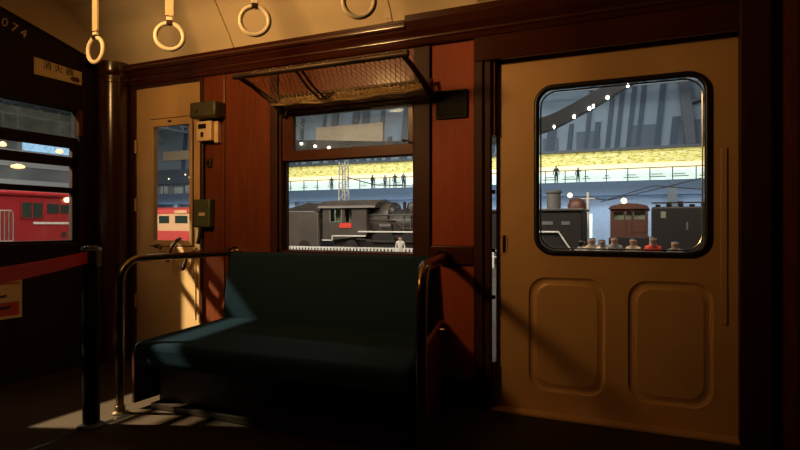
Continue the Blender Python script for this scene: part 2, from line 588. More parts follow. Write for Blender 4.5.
win = struct(empty('window_2', (XE, 1.8, 0.83)), 'wide end window of the dark bulkhead, split by three bars')
b = MB()
yz_plate(b, [(EW[0], EW[1], 1.445, 1.515), (EW[0], EW[1], 1.325, 1.385), (EW[0], EW[1], 1.150, 1.185), (EW[1] - 0.035, EW[1], EW[2], 1.445),
             (EW[0], EW[1], 0.822, 0.842), (EW[0], EW[0] + 0.03, EW[2], EW[3])], XE - 0.055, XE - 0.02)
b.build('window_frame', 'end_wood', win, bevel=0.003)
b = MB()
yz_plate(b, [(EW[1] - 0.006, EW[1] + 0.022, 1.53, 1.70)], XE - 0.02, XE + 0.006)
b.build('jamb_strip', 'panel_wood', win)
MB().box(XE - 0.042, XE - 0.038, EW[0], EW[1], 1.51, EW[3]).build('upper_pane', 'dirty_glass', win)
MB().box(XE - 0.042, XE - 0.038, EW[0], EW[1] - 0.03, EW[2], 1.45).build('lower_pane', 'clear_glass', win)
# cab end beyond the bulkhead is open to the hall: floor and roof run on, nothing else is in view

# ---- rounded corner pillar
b = MB()
b.lathe([(0.10, 0.0), (0.10, 1.90), (0.106, 1.905), (0.106, 1.925), (0.101, 1.93), (0.101, 1.95), (0.106, 1.955), (0.110, 1.99), (0.110, 2.045)], (-3.375, 2.725, 0), 'z', 48)
struct(b.build('pillar', 'pillar_wood', smooth=True))

# ---- crew door (narrow, cream)
d1 = struct(empty('door_1', (-2.957, YW + 0.01, 0.02)), 'narrow cream crew door with a tall window')
b = MB()
plate(b.bm, [(CD[0] + 0.003, 0.022), (CD[1] - 0.003, 0.022), (CD[1] - 0.003, 1.876), (CD[0] + 0.003, 1.876)],
      [[(-3.090, 0.835), (-2.757, 0.835), (-2.757, 1.610), (-3.090, 1.610)]], YW + 0.005, YW + 0.04)
b.build('door_leaf', 'crew_paint', d1)
b = MB()                                            # raised moulding round the window
plate(b.bm, [(-3.115, 0.80), (-2.735, 0.80), (-2.735, 1.655), (-3.115, 1.655)],
      [[(-3.080, 0.838), (-2.759, 0.838), (-2.759, 1.605), (-3.080, 1.605)]], YW - 0.006, YW + 0.006)
b.build('window_frame', 'crew_paint', d1, bevel=0.004)
MB().box(-3.090, -2.757, YW + 0.018, YW + 0.022, 0.835, 1.61).build('pane', 'clear_glass', d1)
b = MB()
plate(b.bm, [(-3.121, 0.794), (-2.729, 0.794), (-2.729, 1.661), (-3.121, 1.661)], [[(-3.114, 0.801), (-2.736, 0.801), (-2.736, 1.654), (-3.114, 1.654)]], YW + 0.002, YW + 0.006)
b.build('frame_seal', 'dark_wood', d1)
MB().box(-2.945, -2.915, YW - 0.009, YW - 0.004, 1.628, 1.640).build('latch_plate', 'black_paint', d1)
for z in (1.48, 1.08, 0.42):
    b = MB()
    b.lathe([(0.010, -0.045), (0.010, 0.045)], (-3.243, YW - 0.006, z), 'z', 12)
    b.build('hinge', 'crew_paint', d1, smooth=True)
b = MB()
b.box(-2.90, -2.70, YW - 0.012, YW + 0.006, 0.745, 0.795)
b.build('lock_plate', 'crew_paint', d1, bevel=0.004)
b = MB()                                            # lever handle and two hooks
b.tube([(-3.02, YW + 0.004, 0.80), (-3.02, YW - 0.045, 0.80), (-2.96, YW - 0.05, 0.79)], 0.011, 10)
b.build('handle', 'dark_iron', d1, smooth=True)
def hook(x, z, s):
    m = MB()
    m.tube([(x, YW + 0.004, z + 0.05 * s), (x + 0.01, YW - 0.03, z + 0.045 * s), (x - 0.012, YW - 0.055, z), (x - 0.035, YW - 0.06, z - 0.06 * s), (x - 0.03, YW - 0.085, z - 0.095 * s), (x, YW - 0.10, z - 0.09 * s), (x + 0.015, YW - 0.10, z - 0.05 * s)], 0.010, 10)
    return m.build('hook', 'dark_iron', d1, smooth=True)
hook(-2.845, 0.80, 1.0)
hook(-2.715, 0.73, 0.8)
b = MB()
b.lathe([(0.006, 0.32), (0.006, 0.70)], (-2.700, YW - 0.008, 0), 'z', 8)
b.build('bolt_rod', 'crew_paint', d1, smooth=True)

# ---- side window
w1 = struct(empty('window_1', (-1.575, YW + 0.05, 0.765)), 'two-sash side window above the bench')
b = MB()
b.box(WN[0], WN[0] + 0.022, YW, YW + 0.08, 0.765, 1.62)
b.box(WN[1] - 0.022, WN[1], YW, YW + 0.08, 0.765, 1.62)
b.box(WN[0], WN[1], YW, YW + 0.08, 1.60, 1.62)
b.box(WN[0], WN[1], YW, YW + 0.08, 0.765, 0.785)
b.build('window_frame', 'dark_wood', w1, bevel=0.003)
b = MB()
plate(b.bm, [(WN[0] + 0.022, 1.328), (WN[1] - 0.022, 1.328), (WN[1] - 0.022, 1.60), (WN[0] + 0.022, 1.60)], [[(-1.952, 1.385), (-1.202, 1.385), (-1.202, 1.592), (-1.952, 1.592)]], YW + 0.012, YW + 0.040)
us = b.build('upper_sash', 'sash_wood', w1)
MB().box(-1.955, -1.200, YW + 0.024, YW + 0.028, 1.38, 1.596).build('pane', 'dusty_glass', us)
b = MB()
plate(b.bm, [(WN[0] + 0.012, 0.785), (WN[1] - 0.012, 0.785), (WN[1] - 0.012, 1.345), (WN[0] + 0.012, 1.345)], [[(-2.025, 0.79), (-1.168, 0.79), (-1.168, 1.322), (-2.025, 1.322)]], YW + 0.045, YW + 0.07)
ls = b.build('lower_sash', 'sash_wood', w1)
MB().box(-2.030, -1.166, YW + 0.055, YW + 0.059, 0.787, 1.325).build('pane', 'clear_glass', ls)
b = MB()
b.tube([(-1.225, YW + 0.012, 1.40), (-1.225, YW - 0.012, 1.402), (-1.190, YW - 0.014, 1.398)], 0.006, 8)
b.build('sash_latch', 'dark_iron', us, smooth=True)

# ---- sliding door
d2 = struct(empty('door_2', (-0.17, 2.85, 0.0)), 'broad cream sliding door with a round-cornered window')
YD = 2.842
WIN = rrect(-0.512, 0.234, 0.808, 1.618, 0.080)
P1 = rrect(-0.555, -0.190, 0.112, 0.680, 0.085)
P2 = rrect(-0.092, 0.262, 0.112, 0.680, 0.085)
b = MB()
plate(b.bm, [(-0.722, 0.008), (0.395, 0.008), (0.395, 1.81), (-0.722, 1.81)], [WIN, P1, P2], YD, YD + 0.035)
def shrink(lp, d):
    cx = sum(p[0] for p in lp) / len(lp)
    cz = sum(p[1] for p in lp) / len(lp)
    hx = max(abs(p[0] - cx) for p in lp)
    hz = max(abs(p[1] - cz) for p in lp)
    return [(cx + (x - cx) * (1 - d / hx), cz + (z - cz) * (1 - d / hz)) for x, z in lp]
for lp in (P1, P2):
    loops = [(lp, YD), (shrink(lp, 0.006), YD + 0.007), (shrink(lp, 0.016), YD + 0.011), (shrink(lp, 0.028), YD + 0.009), (shrink(lp, 0.040), YD + 0.004)]
    rings = [[b.bm.verts.new((x, y, z)) for x, z in l] for l, y in loops]
    n = len(lp)
    for i in range(len(rings) - 1):
        for k in range(n):
            b.bm.faces.new((rings[i][k], rings[i][(k + 1) % n], rings[i + 1][(k + 1) % n], rings[i + 1][k]))
    b.bm.faces.new(rings[-1])
bmesh.ops.remove_doubles(b.bm, verts=b.bm.verts, dist=0.0004)
b.build('door_leaf', 'door_paint', d2)
b = MB()
b.tube([(x, YD - 0.002, z) for x, z in shrink(WIN, -0.004)], 0.014, 10, closed=True)
b.build('window_gasket', 'rubber', d2, smooth=True)
MB().box(-0.515, 0.237, YD + 0.012, YD + 0.016, 0.805, 1.621).build('pane', 'clear_glass', d2)
b = MB()
b.tube([(x, YD + 0.006, z) for x, z in shrink(WIN, 0.016)], 0.004, 6, closed=True)
b.build('glazing_bead', 'chrome', d2, smooth=True)
b = MB()
plate(b.bm, rrect(-0.695, -0.663, 0.79, 0.895, 0.012), [rrect(-0.688, -0.670, 0.797, 0.888, 0.008)], YD - 0.004, YD)
b.build('handle', 'door_paint', d2)
MB().box(-0.690, -0.668, YD - 0.001, YD, 0.795, 0.89).build('recess_shade', 'black_paint', d2)  # flat dark sheet on the door; the recess's shade is in its colour
MB().box(0.288, 0.314, YD - 0.006, YD, 0.50, 1.28).build('shading_strip', 'door_paint', d2, bevel=0.003)  # raised strip standing in for dark shading on the door
b = MB()                                            # sill of the doorway
b.box(-0.735, 0.40, YW - 0.03, YW + 0.10, 0.0, 0.012)
struct(b.build('trim_13', 'door_paint', bevel=0.003))
b = MB()                                            # stops across the narrow gap beside the door
for z in (0.56, 0.80, 1.10):
    b.box(-0.765, -0.723, YW + 0.022, YW + 0.034, z, z + 0.02)
struct(b.build('trim_14', 'chrome'))

# ================================================================== THINGS IN THE CAR
# ---- bench
bench = tag(empty('bench_seat', (-1.6, 2.4, 0)), 'dark teal upholstered bench seat with bent metal end rails, below the window', 'bench')
b = MB()
top = [(-2.375, 2.02), (-0.870, 2.05), (-1.015, 2.70), (-2.365, 2.70)]
zf, zb = 0.355, 0.385
v1 = [b.bm.verts.new((x, y, 0.235)) for x, y in top]
v2 = [b.bm.verts.new((x, y, z)) for (x, y), z in zip(top, (zf, zf, zb, zb))]
b.bm.faces.new(v1[::-1]); b.bm.faces.new(v2)
for i in range(4):
    b.bm.faces.new((v1[i], v1[(i + 1) % 4], v2[(i + 1) % 4], v2[i]))
b.build('seat_cushion', 'moquette', bench, bevel=0.035, smooth=True, seg=4)
b = MB()
b.prism([(-2.385, 2.675, 0.36), (-2.385, 2.74, 0.36), (-2.385, 2.79, 0.775), (-2.385, 2.735, 0.775)], (1.345, 0, 0))
b.build('backrest', 'moquette', bench, bevel=0.022, smooth=True, seg=4)
b = MB()
b.prism([(-2.34, 2.16, 0.0), (-0.92, 2.18, 0.0), (-1.03, 2.72, 0.0), (-2.34, 2.72, 0.0)], (0, 0, 0.24))
b.build('kick_box', 'dark_wood', bench, bevel=0.008)
b = MB()
b.box(-2.33, -0.95, 2.10, 2.17, 0.005, 0.03)
b.build('foot_strip', 'dark_iron', bench)
def arm(foot, rear, zt, r):
    f, q = Vector(foot), Vector(rear)
    d = (q - f); d.z = 0; L = d.length; d.normalize()
    pts = [f + Vector((0, 0, 0.0)), f + Vector((0, 0, 0.35)), f + Vector((0, 0, zt - 0.12))]
    for k in range(1, 9):
        a = R(90 * k / 8)
        pts.append(f + d * (0.11 * (1 - math.cos(a))) + Vector((0, 0, zt - 0.12 + 0.12 * math.sin(a))))
    pts.append(f + d * (L - 0.02) + Vector((0, 0, zt)))
    m = MB()
    m.tube(pts, r, 16)
    a_ = m.build('arm_rail', 'brass_pipe', bench, smooth=True)
    m = MB()
    m.tube([f + d * (L - 0.05) + Vector((0, 0, zt)), f + d * (L - 0.005) + Vector((0, 0, zt))], r * 1.45, 16)
    m.tube([f + d * (L - 0.012) + Vector((0, 0, zt)), f + d * L + Vector((0, 0, zt))], r * 2.0, 16)
    m.build('rail_socket', 'brass_pipe', a_, smooth=True)
    m = MB()
    m.lathe([(r * 2.1, 0.0), (r * 2.1, 0.008), (r * 1.4, 0.016), (r * 1.35, 0.04), (r, 0.042)], f, 'z', 20)
    m.build('foot_flange', 'brass_pipe', a_, smooth=True)
    return a_
arm((-2.415, 1.985, 0), (-2.375, 2.798, 0), 0.768, 0.019)
arm((-0.815, 2.035, 0), (-0.985, 2.794, 0), 0.772, 0.023)
b = MB()
b.prism([(-0.835, 2.10, 0.03), (-0.985, 2.775, 0.03), (-0.985, 2.775, 0.44), (-0.85, 2.13, 0.42)], (-0.022, 0, 0))
b.build('end_panel', 'panel_wood', bench, bevel=0.004)
b = MB()
b.prism([(-2.40, 2.06, 0.03), (-2.372, 2.76, 0.03), (-2.372, 2.76, 0.34), (-2.40, 2.06, 0.30)], (-0.02, 0, 0))
b.build('end_panel', 'dark_wood', bench, bevel=0.004)
b = MB()
b.lathe([(0.012, 0.0), (0.012, 0.03)], (-0.955, 2.62, 0.42), 'x', 12)
b.build('panel_knob', 'brass_pipe', bench, smooth=True)

# ---- luggage rack
rack = tag(empty('luggage_rack', (-1.49, 2.78, 1.69)), 'dark metal luggage rack with sagging beige string net above the window', 'luggage rack')
RX0, RX1 = -2.01, -1.05
F, K = (2.385, 1.735), (2.755, 1.700)
b = MB()
b.tube([(RX0 - 0.03, *F), (RX1 + 0.03, *F)], 0.016, 14)
b.build('front_bar', 'dark_iron', rack, smooth=True)
b = MB()
b.tube([(RX0 - 0.01, *K), (RX1 + 0.01, *K)], 0.011, 12)
b.build('rear_bar', 'dark_iron', rack, smooth=True)
for x in (RX0, RX1):
    b = MB()
    b.tube([(x, F[0] - 0.005, F[1]), (x, 2.50, 1.712), (x, 2.64, 1.672), (x, 2.79, 1.625)], [0.013, 0.014, 0.016, 0.020], 12)
    b.lathe([(0.034, -0.006), (0.034, 0.008)], (x, 2.79, 1.625), 'y', 16)
    b.tube([(x, 2.79, 1.64), (x, 2.76, 1.60), (x, 2.725, 1.64), (x, 2.75, 1.70)], 0.009, 8)
    b.build('bracket', 'dark_iron', rack, smooth=True)
b = MB()
xm = RX0 + 0.36
b.tube([(xm, *F), (xm, 2.50, 1.67), (xm, 2.63, 1.628), (xm, *K)], 0.006, 8)
b.tube([(xm + 0.035, *F), (xm + 0.035, 2.50, 1.67), (xm + 0.035, 2.63, 1.628), (xm + 0.035, *K)], 0.006, 8)
b.build('cross_strap', 'dark_iron', rack, smooth=True)
def netp(u, v):          # u along the car, v from front bar to rear bar
    x = RX0 + 0.02 + u * (RX1 - RX0 - 0.04)
    w = 0.85 + 0.15 * math.sin(math.pi * u) + 0.04 * math.sin(u * 23)
    s = math.sin(math.pi * v ** 1.6)
    return Vector((x, F[0] + (K[0] - F[0]) * v ** 0.85, F[1] + (K[1] - F[1]) * v - 0.085 * s * w))
b = MB()
NU, NV = 34, 10
for sgn in (1, -1):
    for i in range(-NV, NU + NV):
        seg = []
        for k in range(NV * 2 + 1):
            v = k / (2 * NV)
            u = (i + sgn * v * NV * 0.62 + (0 if sgn > 0 else NV * 0.31)) / NU
            if 0 <= u <= 1:
                seg.append(netp(u, v))
            elif len(seg) > 1:
                break
        if len(seg) > 1:
            b.tube(seg, 0.0014, 4, cap=False)
# loose lower edge hanging in loops along the rear bar and the bunched cords
for i in range(17):
    u0, u1 = i / 17, (i + 1.15) / 17
    pts = []
    for k in range(7):
        t = k / 6
        p = netp(min(1, u0 + (u1 - u0) * t), 0.98)
        p.z -= 0.022 * math.sin(math.pi * t)
        p.y -= 0.012
        pts.append(p)
    b.tube(pts, 0.0016, 4, cap=False)
for j in range(22):
    v = 0.64 + 0.0165 * j
    ph = random.random() * 6
    b.tube([netp(k / 60, min(0.99, v + 0.012 * math.sin(k * 0.9 + ph))) + Vector((0, 0, -0.006 + 0.004 * math.sin(k * 0.5 + ph))) for k in range(61)], 0.0021, 4, cap=False)
for i in range(9):      # cord ties over the front bar
    x = RX0 + 0.09 + i * 0.108
    b.tube([(x, F[0] + 0.02, F[1] - 0.012), (x + 0.02, F[0] - 0.018, F[1] + 0.004), (x + 0.035, F[0], F[1] + 0.020), (x + 0.05, F[0] + 0.02, F[1] - 0.012)], 0.0018, 4, cap=False)
b.build('net', 'net_cord', rack)

# ---- hanging straps and their rail
rail = tag(MB().tube([(XE, 1.95, 2.30), (XR, 1.95, 2.30)], 0.012, 12).build('strap_rail', 'dark_iron', smooth=True), 'dark overhead rail that the hand straps hang from', 'rail')
def strap(x, rz):
    t = empty('hanging_strap', (x, 1.95, 1.82))
    m = MB()
    m.torus((x, 1.95, 1.82), 0.061, 0.0105, (math.sin(rz), math.cos(rz), 0))
    m.build('ring', 'cream_plastic', t, smooth=True)
    m = MB()
    c, s = math.cos(rz), math.sin(rz)
    def q(a, d, z): return (x + a * c + d * s, 1.95 - a * s + d * c, z)
    m.prism([q(-0.014, -0.012, 1.872), q(0.014, -0.012, 1.872), q(0.014, 0.012, 1.872), q(-0.014, 0.012, 1.872)], (0, 0, 0.022))
    m.build('buckle', 'dark_iron', t, bevel=0.003)
    m = MB()
    m.prism([q(-0.014, -0.007, 1.894), q(0.014, -0.007, 1.894), q(0.014, 0.007, 1.894), q(-0.014, 0.007, 1.894)], (0, 0, 0.016))
    m.build('collar', 'cream_plastic', t, bevel=0.002)
    m = MB()
    m.prism([q(-0.019, -0.006, 1.916), q(0.019, -0.006, 1.916), q(0.019, 0.006, 1.916), q(-0.019, 0.006, 1.916)], (0, 0, 0.37))
    m.torus((x, 1.95, 2.30), 0.016, 0.006, (1, 0, 0), 16, 6)
    m.build('strap', 'strap_cloth', t, bevel=0.002)
    return t
straps = [(-2.545, R(5), 'cream hanging strap ring seen almost edge-on by the bulkhead'), (-2.045, R(-38), 'round cream strap ring above the narrow crew door'),
          (-1.553, R(-30), 'round cream strap ring over the left end of the luggage rack'), (-1.045, R(-24), 'cream strap ring over the right end of the luggage rack, strap out of frame')]
for x, rz, lb in straps:
    tag(strap(x, rz), lb, 'hanging strap', 'hand straps in a row')

# ---- unseen lamp aimed at the side wall; reflector added to shape its light
cl = tag(empty('reflector_lamp', (-2.25, 0.70, 2.50)), 'warm lamp under the car ceiling, out of frame, reflector added to shape its light', 'lamp')
MB().lathe([(0.05, 2.43), (0.05, 2.485)], (-2.26, 0.66, 0), 'z', 24).build('base', 'dark_iron', cl, smooth=True)
MB().lathe([(0.012, 2.24), (0.012, 2.44)], (-2.26, 0.66, 0), 'z', 12).build('stem', 'dark_iron', cl, smooth=True)
MB().lathe([(0.02, -0.14), (0.05, -0.12), (0.055, -0.05), (0.05, -0.055), (0.03, -0.06)], (-2.255, 0.75, 2.20), 'y', 24).build('lamp_shade', 'dark_iron', cl, smooth=True)

# ---- signs on the bulkhead
b = MB()
text_mesh('car_number', '3074', 0.075, 'number_paint', None, (XE + 0.001, 2.082, 2.118), (0, 0.965, -0.262), (0, 0.262, 0.965), space=1.5)
num = bpy.data.objects['car_number']
tag(num, 'car number in pale figures high on the dark bulkhead', 'number')
sign = tag(empty('extinguisher_sign', (XE, 2.38, 1.917)), 'cream fire extinguisher sign with three characters on the bulkhead', 'sign')
b = MB()
b.prism([(XE, 2.224, 1.972), (XE, 2.224, 1.868), (XE, 2.540, 1.868), (XE, 2.540, 1.955)], (0.004, 0, 0))
b.build('board', 'sign_paper', sign)
text_mesh('lettering', '消 火 器', 0.058, 'ink', sign, (XE + 0.005, 2.38, 1.935), (0, 1, 0), (0, 0, 1))
b = MB()
b.prism([(XE + 0.0045, y, z) for y, z in ((2.455, 1.895), (2.475, 1.91), (2.505, 1.91), (2.505, 1.918), (2.528, 1.895), (2.505, 1.872), (2.505, 1.88), (2.475, 1.88))], (0.0006, 0, 0))
b.build('arrow', 'sign_red', sign)

po = tag(empty('notice', (XE, 1.95, 0.50)), 'cream and red notice low on the dark bulkhead', 'notice')
MB().box(XE, XE + 0.003, 1.72, 2.153, 0.388, 0.612).build('sheet', 'poster_paper', po)
MB().box(XE + 0.003, XE + 0.0036, 1.74, 2.135, 0.405, 0.485).build('band', 'poster_red', po)
MB().box(XE + 0.003, XE + 0.0036, 1.74, 2.135, 0.590, 0.600).build('stripe', 'poster_red', po)
b = MB()
for y0, y1, z0 in ((1.78, 2.06, 0.522), (1.78, 2.085, 0.455)):
    b.tube([(XE + 0.004, y0, z0), (XE + 0.004, y1 - 0.02, z0), (XE + 0.004, y1, z0 + 0.004)], 0.007, 6, sx=0.9)
b.build('strokes', 'ink', po)

# ---- belt stanchion pair
def stanchion(x, y, label):
    t = tag(empty('belt_post', (x, y, 0)), label, 'barrier post', 'belt barrier posts')
    MB().lathe([(0.037, 0), (0.037, 0.74), (0.030, 0.742)], (x, y, 0), 'z', 28).build('pole', 'post_black', t, smooth=True)
    MB().lathe([(0.060, 0), (0.060, 0.008), (0.05, 0.014), (0.037, 0.020)], (x, y, 0), 'z', 32).build('base', 'post_black', t, smooth=True)
    d = Vector((0.605, -0.796, 0))
    s = Vector((0.796, 0.605, 0))
    m = MB()
    m.prism([Vector((x, y, 0.742)) + d * 0.05 + s * 0.034, Vector((x, y, 0.742)) - d * 0.05 + s * 0.034, Vector((x, y, 0.742)) - d * 0.05 - s * 0.034, Vector((x, y, 0.742)) + d * 0.05 - s * 0.034], (0, 0, 0.088))
    m.build('belt_head', 'post_black', t, bevel=0.010, smooth=True, seg=3)
    m = MB()
    m.lathe([(0.043, 0.822), (0.040, 0.838), (0.02, 0.845)], (x, y, 0), 'z', 28)
    m.build('cap', 'chrome', t, smooth=True)
    return t
SP = Vector((-2.378, 1.800, 0)); SQ = Vector((-1.455, 0.525, 0))
stanchion(SP.x, SP.y, 'black barrier post standing between the bulkhead and the bench, holding a red belt')
stanchion(SQ.x, SQ.y, 'black barrier post at the far end of the red belt, out of frame')
d = (SQ - SP).normalized()
A, B = SP + d * 0.052, SQ - d * 0.052
s = Vector((-d.y, d.x, 0)) * 0.0015
b = MB()
N = 16
for i in range(N):
    p, q_ = A.lerp(B, i / N), A.lerp(B, (i + 1) / N)
    z0 = 0.792 - 0.012 * math.sin(math.pi * i / N); z1 = 0.792 - 0.012 * math.sin(math.pi * (i + 1) / N)
    b.prism([p + s + Vector((0, 0, z0 - 0.026)), q_ + s + Vector((0, 0, z1 - 0.026)), q_ + s + Vector((0, 0, z1 + 0.026)), p + s + Vector((0, 0, z0 + 0.026))], -2 * s)
tag(b.build('barrier_belt', 'belt_red'), 'red webbing belt stretched out from the black barrier post', 'belt')

# floor strip
struct(MB().box(-2.37, -2.345, 0.4, 2.0, 0.0, 0.004).build('trim_15', 'chrome'))

# ---- boxes on the wall between crew door and bench panel
t = tag(empty('buzzer_box', (-2.56, YW, 1.66)), 'dark olive metal box at the top beside the crew door', 'box')
MB().box(-2.665, -2.455, YW - 0.10, YW, 1.615, 1.715).build('housing', 'olive_metal', t, bevel=0.012, smooth=True)
MB().lathe([(0.016, -0.106), (0.016, -0.098)], (-2.615, YW, 1.660), 'y', 16).build('button', 'olive_metal', t, smooth=True)
t = tag(empty('switch_box', (-2.60, YW, 1.535)), 'cream switch box with dark window, under the olive box', 'box')
MB().box(-2.645, -2.525, YW - 0.06, YW, 1.475, 1.60).build('housing', 'box_white', t, bevel=0.005)
MB().box(-2.525, -2.495, YW - 0.03, YW, 1.462, 1.60).build('side_plate', 'box_white', t, bevel=0.003)
MB().box(-2.628, -2.565, YW - 0.063, YW - 0.06, 1.552, 1.582).build('display', 'black_paint', t)
MB().box(-2.605, -2.587, YW - 0.066, YW - 0.06, 1.500, 1.530).build('switch', 'black_paint', t)
t = tag(empty('junction_box', (-2.625, YW, 1.015)), 'green metal box with a small label low beside the crew door', 'box')
MB().box(-2.682, -2.545, YW - 0.05, YW, 0.925, 1.105).build('housing', 'green_metal', t, bevel=0.008, smooth=True)
MB().box(-2.634, -2.584, YW - 0.0515, YW - 0.05, 0.998, 1.020).build('label_plate', 'box_white', t)
b = MB()
b.tube([(-2.632, YW - 0.016, 1.475), (-2.632, YW - 0.016, 1.105)], 0.011, 10)
tag(b.build('conduit', 'dark_iron', smooth=True), 'thin dark conduit running down between the wall boxes', 'conduit')
b = MB()
b.tube([(-2.645, YW - 0.02, 0.925), (-2.645, YW - 0.03, 0.87), (-2.66, YW - 0.03, 0.82)], 0.013, 10)
tag(b.build('cable', 'dark_iron', smooth=True), 'short dark cable stub below the green box', 'cable')
t = tag(empty('toggle_switch', (-2.585, YW, 1.34)), 'tiny dark switch on the wall between the cream and the green box', 'switch')
MB().box(-2.605, -2.565, YW - 0.018, YW, 1.315, 1.365).build('plate', 'dark_iron', t, bevel=0.004)
MB().lathe([(0.006, -0.035), (0.006, -0.018)], (-2.585, YW, 1.34), 'y', 10).build('lever', 'dark_iron', t, smooth=True)

# ---- vent on the red panel
t = tag(empty('speaker_grille', (-0.948, YW - 0.003, 1.572)), 'square black grille near the top of the narrow red panel', 'grille')
b = MB()
plate(b.bm, [(-1.033, 1.500), (-0.863, 1.500), (-0.863, 1.645), (-1.033, 1.645)], [[(-1.022, 1.511), (-0.874, 1.511), (-0.874, 1.634), (-1.022, 1.634)]], YW - 0.018, YW - 0.003)
b.build('frame', 'black_paint', t)
b = MB()
b.box(-1.022, -0.874, YW - 0.006, YW - 0.003, 1.511, 1.634)
for i in range(9):
    b.box(-1.022, -0.874, YW - 0.014, YW - 0.009, 1.516 + i * 0.0132, 1.522 + i * 0.0132)
b.build('slats', 'black_paint', t)

# ================================================================== THE MUSEUM HALL
GZ = -1.10
struct(MB().box(-76, 42, -22, 62, GZ - 0.2, GZ).build('ground', 'ground_dark'))
struct(MB().box(-76, 42, -22, 62, 17.0, 17.3).build('roof', 'roof_steel'))
struct(MB().box(-76, 42, -22.3, -22, GZ, 17).build('wall_south', 'hall_wall'))
struct(MB().box(42, 42.3, -22, 62, GZ, 17).build('wall_east', 'hall_wall'))
struct(MB().box(-76.3, -76, -22, 62, GZ, 17).build('wall_west', 'west_wall'))
struct(MB().box(-76, 42, 61.5, 61.8, GZ, 17).build('wall_north', 'hall_wall'))
# dark slats, leaning to draw diagonal shading, and panels of the far wall
b = MB()
x = -62.0
while x < 22:
    w = random.choice((0.4, 0.5, 0.7, 0.9))
    ztop = random.choice((16.8, 16.8, 16.8, 11.6))
    zbot = 8.7
    lean = 0.10 * (ztop - zbot)
    b.prism([(x, 61.48, zbot), (x + w, 61.48, zbot), (x + w + lean, 61.48, ztop), (x + lean, 61.48, ztop)], (0, -0.25, 0))
    x += w + random.choice((0.5, 0.7, 0.9, 1.3))
struct(b.build('wall_slats', 'hall_slat'))
b = MB()
for x0, x1, z0, z1 in ((-7.0, -4.7, 8.6, 10.7), (-10.5, -8.9, 8.6, 10.2), (-1.9, 1.0, 8.6, 11.0), (-13.5, -12.0, 8.6, 10.6), (2.2, 5.0, 8.6, 11.2)):
    b.box(x0, x1, 61.28, 61.46, z0, z1)
struct(b.build('wall_insets', 'hall_panel'))
b = MB()
b.box(-39.0, -29.5, 61.1, 61.3, 10.8, 13.4)
struct(b.build('wall_panel_beige', 'hall_beige'))

# balcony: deck, fascia, posts, glass, lit boards and a glowing wall behind
bal = struct(empty('balcony', (-16, 59, 3.9)), 'upper gallery with a glass balustrade along the far wall')
MB().box(-74, 40, 59.9, 61.5, 4.9, 5.3).build('deck', 'fascia_blue', bal)
MB().box(-74, 40, 59.7, 60.0, 3.9, 5.32).build('fascia', 'fascia_blue', bal)
b = MB()
b.box(-74, 40, 59.80, 59.86, 6.50, 6.58)
x = -74
while x < 40:
    b.box(x, x + 0.10, 59.80, 59.86, 5.32, 6.55)
    x += 2.0
b.build('railing', 'rail_steel', bal)
MB().box(-74, 40, 59.82, 59.84, 5.34, 6.5).build('railing_glass', 'clear_glass', bal)
brd = tag(empty('timeline_display', (-16, 61.4, 6.6)), 'long backlit yellow chronology board along the upper gallery', 'display board')
MB().box(-47, 40, 60.95, 61.15, 7.15, 8.45).build('panel', 'timeline_board', brd)
MB().box(-47, 40, 60.92, 61.15, 6.52, 7.13).build('lit_strip', 'lit_cream', brd)
MB().box(-47, 40, 60.35, 61.18, 8.46, 8.72).build('top_ledge', 'rail_steel', brd)
b = MB()
b.box(-47, 40, 61.0, 61.15, 5.3, 6.5)
x = -46
while x < 20:
    w = random.choice((0.8, 1.1, 1.5))
    b.box(x, x + w, 60.98, 61.01, 5.7, 5.78)
    b.box(x + 0.2, x + w * 0.8, 60.98, 61.01, 5.95, 6.02)
    x += random.choice((2.0, 2.4))
cap = [f for f in b.bm.faces if f.calc_area() < 1.0 and f.calc_center_median().x < 39.9 and f.calc_center_median().x > -46.9]
for f in cap: f.material_index = 1
b.build('glow_wall', ['mint_glow', 'rail_steel'], brd)  # wall behind the balustrade; its own glow gives the glass a pale band
struct(MB().box(-74, 40, 61.2, 61.48, GZ, 3.9).build('wall_lower', 'under_blue'))
b = MB()
for x in (-62, -52, -42, -33, -24, -12, -6.5, 2.0, 9):
    b.box(x - 0.35, x + 0.35, 60.2, 60.9, GZ, 3.9)
struct(b.build('columns_lower', 'hall_wall'))
b = MB()
for x0, x1 in ((-9.5, -7.5), (-7.0, -5.4), (-16, -13), (-24, -20), (-40, -36)):
    b.box(x0, x1, 61.1, 61.25, GZ, 2.1)
tag(b.build('wall_windows', 'mint_glow'), None, None, None, 'structure')

b = MB()
b.box(-74, -47.5, 61.0, 61.5, 6.9, 9.0)
b.box(-74, -47.5, 61.0, 61.5, 3.0, 4.9)
struct(b.build('wall_dark_bays', 'hall_panel'))
b = MB()
x = -73
while x < -48:
    b.box(x, x + random.choice((0.5, 0.9, 1.4)), 61.05, 61.5, 5.5, 5.5 + random.choice((0.7, 0.9, 1.1)))
    x += random.choice((1.6, 2.0, 2.4))
struct(b.build('wall_notices', 'white_paint'))
b = MB()
for x, z in ((-64.2, 7.6), (-61.0, 8.1), (-60.2, 7.7), (-58.3, 7.4), (-55, 8.0)):
    b.box(x, x + 0.16, 60.95, 61.0, z, z + 0.16)
struct(b.build('wall_lights', 'lamp_warm'))
